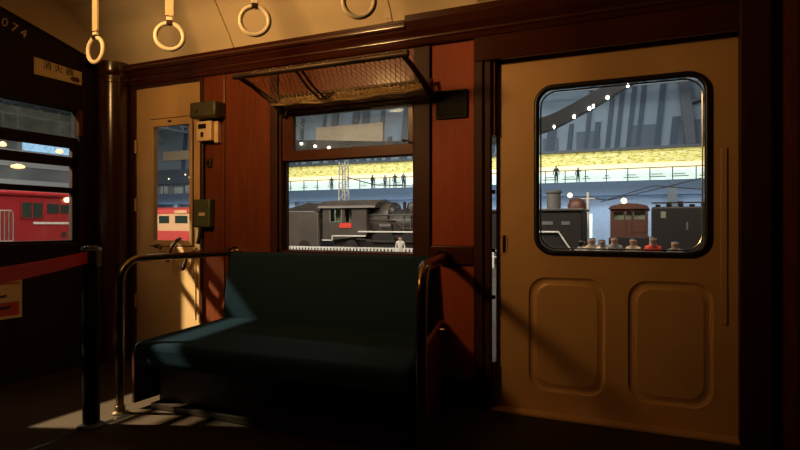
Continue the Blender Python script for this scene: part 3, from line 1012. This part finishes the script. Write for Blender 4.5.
# roof trusses
def truss(y, z0, z1, x0, x1, step, name='beam'):
    m = MB()
    m.tube([(x0, y, z0), (x1, y, z0)], 0.13, 6)
    m.tube([(x0, y, z1), (x1, y, z1)], 0.13, 6)
    x, k = x0, 0
    while x < x1:
        m.tube([(x, y, z0 if k % 2 else z1), (x + step, y, z1 if k % 2 else z0)], 0.07, 5)
        x += step
        k += 1
    return struct(m.build(name, 'truss_steel'))
for i, (y, z0, z1) in enumerate(((57, 14.1, 15.6), (49, 14.4, 15.9), (40, 14.4, 15.9), (31, 14.4, 15.9), (22, 14.4, 15.9))):
    truss(y, z0, z1, -75, 41, 1.6)
def truss_y(x, z0, z1, y0, y1, step):
    m = MB()
    m.tube([(x, y0, z0), (x, y1, z0)], 0.12, 6)
    m.tube([(x, y0, z1), (x, y1, z1)], 0.12, 6)
    y, k = y0, 0
    while y < y1:
        m.tube([(x, y, z0 if k % 2 else z1), (x, y + step, z1 if k % 2 else z0)], 0.07, 5)
        y += step
        k += 1
    return struct(m.build('beam', 'truss_steel'))
for x in (-72, -64, -56, -48, -40):
    truss_y(x, 13.2, 14.6, 0, 60, 1.6)

# big curved dark beam with spotlights
path = [(-44, 8.9, 0.8), (-30.5, 8.35, 0.65), (-25, 8.1, 0.5), (-19.3, 7.7, 0.55), (-13.65, 7.9, 0.55), (-7.9, 8.75, 0.55), (-4.6, 10.1, 0.55), (-2.9, 11.0, 0.55), (-1.0, 12.0, 0.5), (2.5, 14.2, 0.5)]
def catmull(P, n=6):
    out = []
    for i in range(len(P) - 1):
        p0, p1, p2, p3 = P[max(i - 1, 0)], P[i], P[i + 1], P[min(i + 2, len(P) - 1)]
        for k in range(n):
            t = k / n
            out.append(tuple(0.5 * (2 * b_ + (c_ - a_) * t + (2 * a_ - 5 * b_ + 4 * c_ - d_) * t * t + (3 * b_ - a_ - 3 * c_ + d_) * t ** 3) for a_, b_, c_, d_ in zip(p0, p1, p2, p3)))
    out.append(P[-1])
    return out
cp = catmull(path)
arch = struct(empty('beam_arch', (-13, 45, 8.6)), 'big dark curved roof beam carrying a row of spotlights')
b = MB()
rings = []
for x, z, h in cp:
    rings.append([b.bm.verts.new(p) for p in ((x, 44.6, z - h), (x, 45.6, z - h), (x, 45.6, z + h), (x, 44.6, z + h))])
for i in range(len(rings) - 1):
    for k in range(4):
        b.bm.faces.new((rings[i][k], rings[i][(k + 1) % 4], rings[i + 1][(k + 1) % 4], rings[i + 1][k]))
b.bm.faces.new(rings[0]); b.bm.faces.new(rings[-1][::-1])
b.build('girder', 'beam_dark', arch)
def beam_low(x):
    for i in range(len(cp) - 1):
        if cp[i][0] <= x <= cp[i + 1][0]:
            t = (x - cp[i][0]) / (cp[i + 1][0] - cp[i][0])
            return cp[i][1] - cp[i][2] + t * (cp[i + 1][1] - cp[i + 1][2] - cp[i][1] + cp[i][2])
    return 8
for x, r in ((-6.75, 0.06), (-5.25, 0.09), (-4.15, 0.10), (-3.85, 0.07), (-2.85, 0.10), (-1.45, 0.09)):
    z = beam_low(x)
    m = MB()
    m.lathe([(r * 0.4, 0.02), (r, -0.05), (r, -0.16), (r * 0.5, -0.24)], (x, 44.55, z + 0.1), 'z', 14)
    m.build('spotlight', 'lamp_glow', arch, smooth=True)
for x, zz in ((-30.0, 8.62), (-28.5, 8.30), (-27.0, 8.09)):
    m = MB()
    m.lathe([(0.06, 0.08), (0.11, 0.03), (0.11, -0.05), (0.06, -0.10)], (x, 44.5, zz), 'z', 14)
    m.build('spotlight', 'lamp_glow', arch, smooth=True)
# slanted steel column at the right
b = MB()
b.prism([(2.35, 60.4, 17.0), (3.3, 60.4, 17.0), (4.1, 60.4, 8.75), (3.2, 60.4, 8.75)], (0, 0.5, 0))
b.tube([(2.9, 60.6, 12.6), (7.4, 60.6, 13.9)], 0.16, 6)
struct(b.build('beam_slanted', 'beam_grey'))

# lattice catenary mast, white
def mast(x, y, z0, z1, w, label):
    m = MB()
    for sx in (-1, 1):
        for sy in (-1, 1):
            m.tube([(x + sx * w, y + sy * w, z0), (x + sx * w * 0.8, y + sy * w * 0.8, z1)], 0.06, 5)
    n = int((z1 - z0) / 0.6)
    for i in range(n):
        za, zb_ = z0 + i * 0.6, z0 + (i + 1) * 0.6
        s_ = 1 if i % 2 else -1
        for sy in (-1, 1):
            m.tube([(x - s_ * w, y + sy * w, za), (x + s_ * w, y + sy * w, zb_)], 0.045, 5)
    return tag(m.build('lattice_mast', 'white_paint', smooth=False), label, 'mast')
mast(-24.0, 42, GZ, 6.3, 0.34, 'white lattice mast rising behind the steam locomotive')
b = MB()
b.tube([(-23.6, 42, 5.0), (-21, 42, 4.3), (-17.5, 42, 4.1), (-14, 42, 4.3)], 0.05, 5)
tag(b.build('overhead_wire', 'rail_steel'), 'sagging dark overhead wire right of the white lattice mast', 'wire')

# ---- steam locomotive and tender
def wheel(parent, x, y, r, name='wheel', m='loco_black_plain'):
    w = MB()
    w.lathe([(r, 0.0), (r, 0.14), (r * 0.9, 0.14), (r * 0.88, 0.06), (r * 0.25, 0.06), (r * 0.22, 0.16)], (x, y - 0.16, GZ + 0.25 + r), 'y', 24)
    for k in range(8):
        a = math.pi * k / 4
        w.tube([(x, y - 0.06, GZ + 0.25 + r), (x + r * 0.9 * math.cos(a), y - 0.06, GZ + 0.25 + r + r * 0.9 * math.sin(a))], 0.05, 4)
    return w.build(name, m, parent, smooth=True)
LY = 30.0
loco = tag(empty('steam_locomotive', (-13, LY, GZ)), 'black steam locomotive with red number plate and white running board edge', 'locomotive')
b = MB()
plate(b.bm, [(-18.62, -0.05), (-15.55, 0.28), (-15.55, 2.02), (-18.62, 2.02)], [[(-18.05, 1.15), (-17.28, 1.15), (-17.28, 1.95), (-18.05, 1.95)], [(-17.06, 1.12), (-16.56, 1.12), (-16.56, 1.95), (-17.06, 1.95)]], LY - 0.05, LY)
b.box(-18.62, -15.55, LY + 2.6, LY + 2.66, -0.05, 2.02)
b.box(-15.60, -15.55, LY, LY + 2.6, 0.3, 2.02)
b.build('cab', 'loco_grey', loco)
b = MB()
pr = [(LY - 0.2, 1.98), (LY - 0.15, 2.12), (LY + 0.35, 2.38), (LY + 1.3, 2.52), (LY + 2.25, 2.38), (LY + 2.8, 2.1), (LY + 2.8, 1.98)]
b.prism([(-18.9, y, z) for y, z in pr], (4.0, 0, 0))
b.build('cab_roof', 'loco_grey', loco)
b = MB()
plate(b.bm, [(-18.09, 1.11), (-17.24, 1.11), (-17.24, 1.99), (-18.09, 1.99)], [[(-18.05, 1.15), (-17.72, 1.15), (-17.72, 1.95), (-18.05, 1.95)], [(-17.67, 1.15), (-17.28, 1.15), (-17.28, 1.95), (-17.67, 1.95)]], LY - 0.09, LY - 0.05)
b.build('window_frame', 'pale_window', loco)
MB().box(-18.05, -17.28, LY + 0.5, LY + 0.53, 1.15, 1.95).build('cab_window', 'pale_window', loco)
MB().box(-17.06, -16.56, LY + 0.5, LY + 0.53, 1.12, 1.95).build('cab_window', 'pale_window', loco)
MB().box(-17.40, -16.56, LY - 0.09, LY - 0.05, 0.76, 1.06).build('number_plate', 'plate_red', loco)
b = MB()
b.lathe([(0.95, -15.5), (0.95, -12.8), (0.90, -12.78), (0.90, -10.2), (0.86, -10.1)], (0, LY + 1.3, 0.95), 'x', 36)
b.lathe([(0.72, -14.9), (0.72, -14.2), (0.60, -14.05)], (0, LY + 1.3, 1.62), 'x', 28)
b.build('boiler', 'loco_black', loco, smooth=True)
b = MB()
b.lathe([(0.98, -15.52), (1.02, -14.3), (0.96, -14.28)], (0, LY + 1.3, 1.30), 'x', 36)
b.build('firebox', 'loco_grey', loco, smooth=True)
b = MB()
b.lathe([(0.36, 1.7), (0.34, 2.1), (0.25, 2.28), (0.08, 2.34)], (-13.1, LY + 1.3, 0), 'z', 20)
b.lathe([(0.10, 1.8), (0.10, 2.45)], (-12.7, LY + 1.1, 0), 'z', 12)
b.lathe([(0.10, 1.8), (0.10, 2.35)], (-13.5, LY + 1.0, 0), 'z', 12)
b.build('dome', 'loco_black', loco, smooth=True)
b = MB()
b.box(-16.1, -10.0, LY - 0.1, LY + 0.3, 0.50, 0.58)
b.box(-17.95, -15.6, LY - 0.09, LY - 0.04, 0.24, 0.31)
b.box(-17.95, -17.88, LY - 0.09, LY - 0.04, -0.02, 0.30)
b.box(-18.62, -17.9, LY - 0.09, LY - 0.04, -0.03, 0.03)
b.build('running_board_edge', 'white_paint', loco)
b = MB()
b.box(-18.0, -10.0, LY + 0.3, LY + 2.3, -0.4, 0.45)
b.tube([(-15.5, LY - 0.15, -0.05), (-10.2, LY - 0.15, -0.05)], 0.07, 6)
b.tube([(-16.2, LY - 0.1, 0.10), (-13.4, LY - 0.1, -0.15)], 0.06, 6)
b.tube([(-14.6, LY, 0.45), (-14.6, LY, -0.4)], 0.05, 6)
b.box(-15.2, -12.6, LY + 0.05, LY + 0.3, 0.1, 0.40)
b.build('frame', 'loco_black', loco)
b = MB()
b.tube([(-15.5, LY + 0.25, 1.55), (-10.2, LY + 0.25, 1.55)], 0.03, 5)
b.build('handrail', 'grey_metal', loco)
b = MB()
for x in (-14.9, -13.9, -12.4, -11.2):
    b.lathe([(0.955, x), (0.965, x + 0.01), (0.965, x + 0.07), (0.955, x + 0.08)], (0, LY + 1.3, 0.95), 'x', 36)
b.tube([(-15.4, LY + 0.32, 1.25), (-13.8, LY + 0.30, 1.20), (-13.3, LY + 0.30, 0.75), (-12.2, LY + 0.30, 0.72)], 0.05, 6)
b.tube([(-13.3, LY + 0.9, 1.95), (-13.3, LY + 0.40, 1.5), (-13.25, LY + 0.3, 0.6)], 0.035, 6)
b.tube([(-12.9, LY + 0.9, 1.95), (-12.85, LY + 0.40, 1.5), (-12.8, LY + 0.3, 0.6)], 0.035, 6)
b.lathe([(0.22, -14.75), (0.22, -14.0)], (0, LY + 0.25, 0.85), 'x', 16)
b.build('boiler_pipes', 'loco_grey', loco, smooth=True)
for x, r in ((-16.6, 0.45), (-14.4, 0.75), (-12.6, 0.75), (-10.8, 0.75)):
    wheel(loco, x, LY + 0.1, r)

tend = tag(empty('tender', (-21, LY, GZ)), 'dark grey coal tender coupled behind the steam locomotive cab', 'tender')
b = MB()
b.prism([(-25.6, LY, -0.45), (-18.85, LY, -0.45), (-18.9, LY, 1.0), (-19.05, LY, 1.65), (-19.3, LY, 1.83), (-25.6, LY, 1.86)], (0, 2.6, 0))
b.build('tank', 'loco_grey', tend, bevel=0.06)
b = MB()
b.prism([(-22.3, LY + 0.4, 1.82), (-19.1, LY + 0.4, 1.80), (-19.0, LY + 0.4, 2.15), (-19.9, LY + 0.4, 2.38), (-20.6, LY + 0.4, 2.2)], (0, 1.8, 0))
b.build('coal_bunker', 'loco_black', tend)
b = MB()
b.tube([(-18.98, LY - 0.03, -0.3), (-18.98, LY - 0.03, 1.7)], 0.03, 5)
b.build('handrail', 'grey_metal', tend)
for x in (-20.0, -21.6, -24.0, -25.0):
    wheel(tend, x, LY + 0.1, 0.42)

# white fence in front of the steam locomotive
fn = tag(empty('white_fence', (-15, 26, GZ)), 'long low white picket fence in front of the steam locomotive', 'fence')
b = MB()
b.box(-26, -6, 26, 26.06, -0.30, -0.24)
b.box(-26, -6, 26, 26.06, -0.60, -0.54)
b.build('rails', 'white_paint', fn)
b = MB()
x = -26
while x < -6:
    b.box(x, x + 0.10, 25.98, 26.0, GZ, -0.22)
    x += 0.20
b.build('pickets', 'white_paint', fn)

# ---- things seen through the sliding door
LY2 = 28.0
lk = tag(empty('dark_locomotive', (-4, LY2, GZ)), 'black locomotive body with a white angled handrail, left in the door window', 'locomotive')
b = MB()
b.box(-9.5, -2.95, LY2, LY2 + 2.6, -0.5, 1.62)
b.build('body', 'loco_black_plain', lk, bevel=0.05)
MB().box(-9.6, -2.85, LY2 - 0.1, LY2 + 2.7, 1.62, 1.74).build('roof', 'loco_grey', lk, bevel=0.03)
b = MB()
b.lathe([(0.34, 1.7), (0.34, 2.5), (0.40, 2.55), (0.40, 2.66), (0.30, 2.68)], (-4.37, LY2 + 0.8, 0), 'z', 24)
b.build('chimney', 'grey_metal', lk, smooth=True)
b = MB()
b.lathe([(0.45, 1.7), (0.45, 1.95), (0.3, 2.2), (0.1, 2.28)], (-3.3, LY2 + 1.1, 0), 'z', 20)
b.build('dome', 'loco_brown', lk, smooth=True)
b = MB()
b.tube([(-6.5, LY2 - 0.1, 0.60), (-4.02, LY2 - 0.1, 0.60), (-3.45, LY2 - 0.1, -0.25)], 0.045, 6)
b.build('handrail', 'white_paint', lk)
for x0, x1 in ((-4.9, -4.3), (-3.9, -3.5)):
    MB().box(x0, x1, LY2 - 0.03, LY2, 0.95, 1.12).build('name_plate', 'grey_metal', lk)

LY3 = 34.0
bc = tag(empty('brown_locomotive', (-1.05, LY3, GZ)), 'small brown electric locomotive front with three windows and a round headlamp', 'locomotive')
b = MB()
plate(b.bm, [(-2.03, 0.25), (-0.07, 0.25), (-0.07, 1.86), (-2.03, 1.86)], [[(-1.85, 1.25), (-1.32, 1.25), (-1.32, 1.70), (-1.85, 1.70)], [(-1.20, 1.25), (-0.92, 1.25), (-0.92, 1.70), (-1.20, 1.70)], [(-0.80, 1.25), (-0.22, 1.25), (-0.22, 1.70), (-0.80, 1.70)]], LY3 - 0.05, LY3)
b.box(-2.03, -1.97, LY3, LY3 + 6, 0.25, 1.86)
b.box(-0.13, -0.07, LY3, LY3 + 6, 0.25, 1.86)
b.box(-1.22, -1.20, LY3 - 0.09, LY3 - 0.05, 0.28, 1.75)
b.box(-0.92, -0.90, LY3 - 0.09, LY3 - 0.05, 0.28, 1.75)
b.box(-0.80, -0.22, LY3 - 0.08, LY3 - 0.05, 0.55, 0.95)
b.build('body', 'loco_brown', bc)
b = MB()
b.prism([(x, LY3 - 0.2, z) for x, z in ((-2.14, 1.84), (0.02, 1.84), (-0.1, 2.02), (-0.6, 2.13), (-1.05, 2.16), (-1.5, 2.13), (-2.0, 2.02))], (0, 6.2, 0))
b.build('roof', 'loco_brown', bc)
for x0, x1 in ((-1.85, -1.32), (-1.20, -0.92), (-0.80, -0.22)):
    MB().box(x0, x1, LY3 + 0.25, LY3 + 0.28, 1.22, 1.72).build('window', 'pale_window', bc)
MB().lathe([(0.11, -0.3), (0.15, -0.28), (0.15, 0.1), (0.1, 0.15)], (-1.30, LY3 - 0.1, 2.30), 'y', 20).build('headlamp', 'lamp_warm', bc, smooth=True)
MB().box(-2.1, 0.0, LY3 - 0.3, LY3 + 6, -0.45, 0.22).build('underframe', 'loco_black_plain', bc)

rl = tag(empty('black_locomotive', (2.0, LY3 + 0.3, GZ)), 'long black locomotive right of the small brown one', 'locomotive')
MB().box(0.10, 9.0, LY3 - 1.5, LY3 + 1.2, -0.5, 1.90).build('body', 'loco_black_plain', rl, bevel=0.08)
b = MB()
for i in range(9):
    b.box(0.3 + i * 0.55, 0.55 + i * 0.55, LY3 - 0.6, LY3 - 0.2, 1.90, 2.05 + 0.08 * (i % 3))
b.tube([(0.1, LY3 - 0.8, 2.12), (7, LY3 - 0.8, 2.15)], 0.04, 5)
b.build('roof_gear', 'loco_black', rl)
MB().box(0.55, 0.80, LY3 - 1.53, LY3 - 1.5, 1.30, 1.65).build('window', 'pale_window', rl)
MB().box(1.75, 1.83, LY3 - 1.53, LY3 - 1.5, 0.70, 1.10).build('plate', 'grey_metal', rl)

b = MB()
b.tube([(-3.0, 31.5, GZ), (-3.0, 31.5, 2.7)], 0.07, 8)
b.tube([(-3.35, 31.5, 2.35), (-2.65, 31.5, 2.35)], 0.04, 6)
tag(b.build('white_pole', 'white_paint', smooth=True), 'slim white pole between the black and the brown locomotive', 'pole')
t = tag(empty('pole_lamp', (-4.62, 37, GZ)), 'glowing warm lamp on a post behind the black locomotive', 'lamp')
MB().tube([(-4.62, 37, GZ), (-4.62, 37, 2.6)], 0.05, 8).build('post', 'rail_steel', t)
MB().lathe([(0.06, 2.7), (0.14, 2.74), (0.16, 2.85), (0.10, 2.96), (0.04, 2.98)], (-4.62, 37, 0), 'z', 16).build('bulb', 'lamp_warm', t, smooth=True)
b = MB()
b.tube([(-4.6, 40, 2.9), (-2.5, 40, 2.6), (1.0, 40, 3.4), (3, 40, 3.9)], 0.035, 5)
b.tube([(-3.0, 40, 2.5), (0.2, 40, 3.5), (3, 40, 3.2)], 0.035, 5)
tag(b.build('overhead_cable', 'rail_steel'), 'dark overhead cables crossing above the brown locomotive', 'cable')
b = MB()
b.box(1.35, 2.05, 50, 50.6, GZ, 4.0)
struct(b.build('pillar_hall', 'hall_wall'))

# ---- red locomotive beyond the end window
rx = tag(empty('red_locomotive', (-30, 19, GZ)), 'deep red locomotive with a white stripe, beyond the end window', 'locomotive')
corner = Vector((-28, 18.6, 0))
f1 = Vector((-28.6, 22.4, 0))
b = MB()
b.prism([(-28, 8.0, -0.6), (-28, 18.6, -0.6), (-28.5, 21.4, -0.6), (-31.2, 21.2, -0.6), (-31.2, 8.0, -0.6)], (0, 0, 2.95))
b.build('body', 'loco_red', rx, bevel=0.06)
b = MB()
b.prism([(-27.9, 8.0, 2.35), (-27.9, 18.7, 2.35), (-28.4, 21.5, 2.35), (-31.3, 21.3, 2.35), (-31.3, 8.0, 2.35)], (0, 0, 0.25))
b.build('roof', 'loco_red', rx, bevel=0.10)
MB().box(-28.0, -27.97, 17.45, 17.93, 1.30, 2.05).build('window', 'dark_window', rx)
MB().box(-28.0, -27.97, 17.99, 18.47, 1.30, 2.05).build('window', 'dark_window', rx)
b = MB()
b.box(-28.0, -27.95, 17.40, 17.45, 1.25, 2.10)
b.box(-28.0, -27.95, 17.93, 17.99, 1.25, 2.10)
b.box(-28.0, -27.95, 18.47, 18.52, 1.25, 2.10)
b.box(-28.0, -27.95, 17.40, 18.52, 1.25, 1.30)
b.build('window_frame', 'loco_red', rx)
def slab(ya, yb, z0, z1, out=0.03):      # slab on the cab front, from y = ya to yb
    def q(y): return Vector((-28 - 0.5 * (y - 18.6) / 2.8, y, 0))
    n = Vector((0.98, 0.18, 0)) * out
    m = MB()
    a, c = q(ya), q(yb)
    m.prism([a + Vector((0, 0, z0)), c + Vector((0, 0, z0)), c + Vector((0, 0, z1)), a + Vector((0, 0, z1))], n)
    return m
slab(18.75, 19.45, 1.55, 2.02).build('window', 'dark_window', rx)
slab(19.58, 20.40, 1.55, 2.00).build('window', 'dark_window', rx)
slab(18.62, 21.3, 0.98, 1.09).build('stripe', 'white_paint', rx)
MB().box(-28.0, -27.96, 18.02, 18.6, 0.98, 1.09).build('stripe', 'white_paint', rx)
b = MB()
b.lathe([(0.06, 0.0), (0.13, 0.03), (0.13, 0.12)], (-28.25, 19.75, 0.45), 'x', 14)
b.build('marker_lamp', 'dark_window', rx, smooth=True)
b = MB()
b.lathe([(0.10, 0.0), (0.13, 0.03), (0.13, 0.16)], (-28.25, 19.9, 2.27), 'x', 14)
b.build('headlamp', 'lamp_warm', rx, smooth=True)

wf = tag(empty('white_barrier', (-16, 9.4, GZ)), 'upright white railing in front of the red locomotive', 'railing')
b = MB()
b.tube([(-16, 7.0, 1.33), (-16, 9.70, 1.33), (-16, 9.74, 1.25), (-16, 9.74, GZ)], 0.022, 8)
b.tube([(-16, 7.0, 0.50), (-16, 9.74, 0.50)], 0.018, 8)
b.build('frame', 'white_paint', wf)
b = MB()
y = 7.1
while y < 9.7:
    b.tube([(-16, y, GZ), (-16, y, 1.33)], 0.022, 6)
    y += 0.11
b.build('bars', 'white_paint', wf)

# ---- cream and red railcar beyond the crew door
rc = tag(empty('railcar', (-32, 31, GZ)), 'cream and red railcar beyond the narrow crew door window', 'railcar')
MB().box(-38, -27.6, 31, 33.7, 0.49, 1.80).build('body', 'car_cream', rc, bevel=0.04)
MB().box(-38.01, -27.59, 30.97, 33.73, -0.55, 0.50).build('lower_body', 'car_red', rc, bevel=0.03)
b = MB()
b.prism([(-38, 30.97, 1.78), (-38, 33.73, 1.78), (-38, 33.4, 2.1), (-38, 32.4, 2.3), (-38, 31.3, 2.1)], (10.4, 0, 0))
b.build('roof', 'car_red', rc)
for x0, x1 in ((-34.9, -33.75), (-33.55, -32.55), (-31.95, -30.75), (-30.4, -29.5), (-29.1, -28.2)):
    MB().box(x0, x1, 30.96, 31.0, 1.08, 1.62).build('window', 'dark_window', rc, bevel=0.03)
MB().box(-32.0, -30.8, 30.95, 30.99, 1.80, 2.03).build('destination_board', 'car_cream', rc)

# hall details to the west
b = MB()
b.box(-75.9, -75.6, 41, 57, 8.6, 10.8)
b.box(-75.9, -75.6, 0, 57, 6.0, 6.9)
struct(b.build('wall_band', 'white_paint'))
tag(MB().box(-76.0, -75.6, 47.5, 54.5, 10.9, 11.9).build('lit_sign', 'screen_blue'), 'pale blue lit sign panel high on the far end wall', 'sign')
for (y, z, r, lb) in ((24.7, 5.0, 0.42, 'oval warm lamp hanging beyond the end window, largest of its row'), (23.7, 6.4, 0.22, 'small round lamp near the left edge, beyond the end window'), (27.7, 6.4, 0.25, 'round lamp beside the blue lit sign')):
    X_ = -40.0
    t = tag(empty('hanging_lamp', (X_, y, z)), lb, 'lamp', 'hall pendant lamps')
    MB().lathe([(0.1, 0.18), (r, 0.05), (r, -0.08), (r * 0.5, -0.15)], (X_, y, z), 'z', 18).build('lamp_shade', 'lamp_orange', t, smooth=True)
    MB().tube([(X_, y, z + 0.15), (X_, y, 17.0)], 0.02, 5).build('cord', 'rail_steel', t)
struct(MB().box(-65.5, -59.0, 61.2, 61.5, 10.4, 11.7).build('wall_panel_tan', 'hall_beige'))

# ---- people
def person_mesh(name, pose):
    P_ = dict(pel=(0, 0, 0.92), waist=(0, 0, 1.08), chest=(0, 0, 1.32), neck=(0, 0, 1.47), head=(0, 0, 1.60), top=(0, 0, 1.70))
    vs_, es, rad = [], [], []
    def add(p, r, par=None):
        vs_.append(p); rad.append(r)
        if par is not None: es.append((par, len(vs_) - 1))
        return len(vs_) - 1
    pel = add(P_['pel'], 0.15)
    wa = add(P_['waist'], 0.13, pel)
    ch = add(P_['chest'], 0.16, wa)
    ne = add(P_['neck'], 0.06, ch)
    hd = add(P_['head'], 0.14, ne)
    add(P_['top'], 0.11, hd)
    for s_ in (-1, 1):
        st = 0.12 * pose * s_
        k = add((0.10 * s_, 0.02 + st * 0.5, 0.50), 0.075, add((0.10 * s_, 0, 0.84), 0.10, pel))
        an = add((0.11 * s_, 0.03 + st, 0.09), 0.05, k)
        add((0.12 * s_, -0.12 + st, 0.04), 0.04, an)
        sh = add((0.19 * s_, 0, 1.38), 0.065, ch)
        if pose > 0.5 and s_ > 0:
            el = add((0.30 * s_, -0.10, 1.18), 0.05, sh)
            add((0.20 * s_, -0.30, 1.36), 0.035, el)
        else:
            el = add((0.26 * s_, 0.02, 1.12), 0.05, sh)
            wr = add((0.27 * s_, -0.08, 0.88), 0.038, el)
            add((0.26 * s_, -0.11, 0.78), 0.032, wr)
    me = bpy.data.meshes.new(name)
    me.from_pydata(vs_, es, [])
    o = bpy.data.objects.new(name, me)
    COL.objects.link(o)
    sk = o.modifiers.new('skin', 'SKIN')
    for i, r in enumerate(rad):
        me.skin_vertices[0].data[i].radius = (r, r * 0.8 if i in (0, 1, 2) else r)
    me.skin_vertices[0].data[0].use_root = True
    sb = o.modifiers.new('sub', 'SUBSURF')
    sb.levels = 1
    sb.render_levels = 1
    bpy.context.view_layer.update()
    dg = bpy.context.evaluated_depsgraph_get()
    m2 = bpy.data.meshes.new_from_object(o.evaluated_get(dg))
    bpy.data.objects.remove(o)
    for n_ in ('skin', 'cloth_dark', 'cloth_dark', 'hair'):
        m2.materials.append(MATS[n_])
    for f in m2.polygons:
        c = f.center
        if c.z > 1.47:
            f.material_index = 3 if (c.z > 1.63 or c.y > 0.03) else 0
        elif c.z < 0.92 and abs(c.x) < 0.22:
            f.material_index = 2
        elif abs(c.x) > 0.22 and c.z < 0.84:
            f.material_index = 0
        else:
            f.material_index = 1
        f.use_smooth = True
    return m2
PM = [person_mesh('person_standing', 0.0), person_mesh('person_reaching', 1.0)]
def person(x, y, z, rz, pose, coat, trousers, label, h=1.0, group=None):
    o = bpy.data.objects.new('person', PM[pose])
    COL.objects.link(o)
    o.location = (x, y, z)
    o.rotation_euler = (0, 0, rz)
    o.scale = (h, h, h)
    for i, m in ((1, coat), (2, trousers)):
        o.material_slots[i].link = 'OBJECT'
        o.material_slots[i].material = MATS[m]
    tag(o, label, 'person', group)
G1 = 'visitors on the upper gallery'
person(-30.6, 60.5, 5.3, 2.8, 0, 'cloth_dark', 'cloth_dark', 'dark clothed person leaning near the mast side of the gallery group', 1.0, G1)
person(-28.9, 60.5, 5.3, 3.0, 0, 'cloth_grey', 'cloth_dark', 'second gallery person from the mast, in grey', 0.95, G1)
person(-27.6, 60.5, 5.3, 0.2, 1, 'cloth_dark', 'cloth_blue', 'gallery person with one arm raised, in dark clothes', 1.03, G1)
person(-26.5, 60.5, 5.3, 0.0, 0, 'cloth_blue', 'cloth_dark', 'gallery person in blue, last to the right of the side window', 1.05, G1)
person(-36.3, 60.5, 5.3, 0.4, 1, 'cloth_dark', 'cloth_dark', 'lone dark person on the gallery left of the white mast', 0.98, G1)
person(-8.95, 60.5, 5.3, 0.0, 0, 'cloth_dark', 'cloth_dark', 'dark person on the gallery at the left of the door window', 1.1, G1)
person(-6.75, 60.5, 5.3, 0.0, 1, 'cloth_dark', 'cloth_dark', 'gallery person with raised arm above the brown locomotive', 0.95, G1)
G2 = 'visitors walking past the locomotives'
for x, y, h, co, rz, ps, lb in ((0.10, 18.0, 1.00, 'cloth_red', 0.3, 0, 'person in a bright red top before the black locomotive'),
                               (-0.44, 18.2, 0.97, 'cloth_tan', -0.4, 0, 'person in a tan jacket left of the one in red'),
                               (-0.98, 18.4, 0.99, 'cloth_grey', 0.2, 0, 'person in grey before the brown locomotive'),
                               (-1.30, 17.8, 0.95, 'cloth_white', 0.8, 0, 'person in a white top before the left corner of the brown locomotive'),
                               (-1.62, 18.3, 0.97, 'cloth_tan', 0.1, 1, 'person in tan with an arm raised by the white pole'),
                               (-1.90, 17.9, 0.93, 'cloth_white', 2.6, 0, 'person in white, leftmost by the white pole'),
                               (0.68, 18.1, 0.93, 'cloth_grey', -0.2, 0, 'grey clothed person right of the one in red')):
    person(x, y, GZ, rz, ps, co, 'cloth_dark', lb, h, G2)
person(-11.3, 25.4, GZ, 0.2, 0, 'cloth_white', 'cloth_white', 'person in white by the low white fence, before the steam locomotive', 0.86)
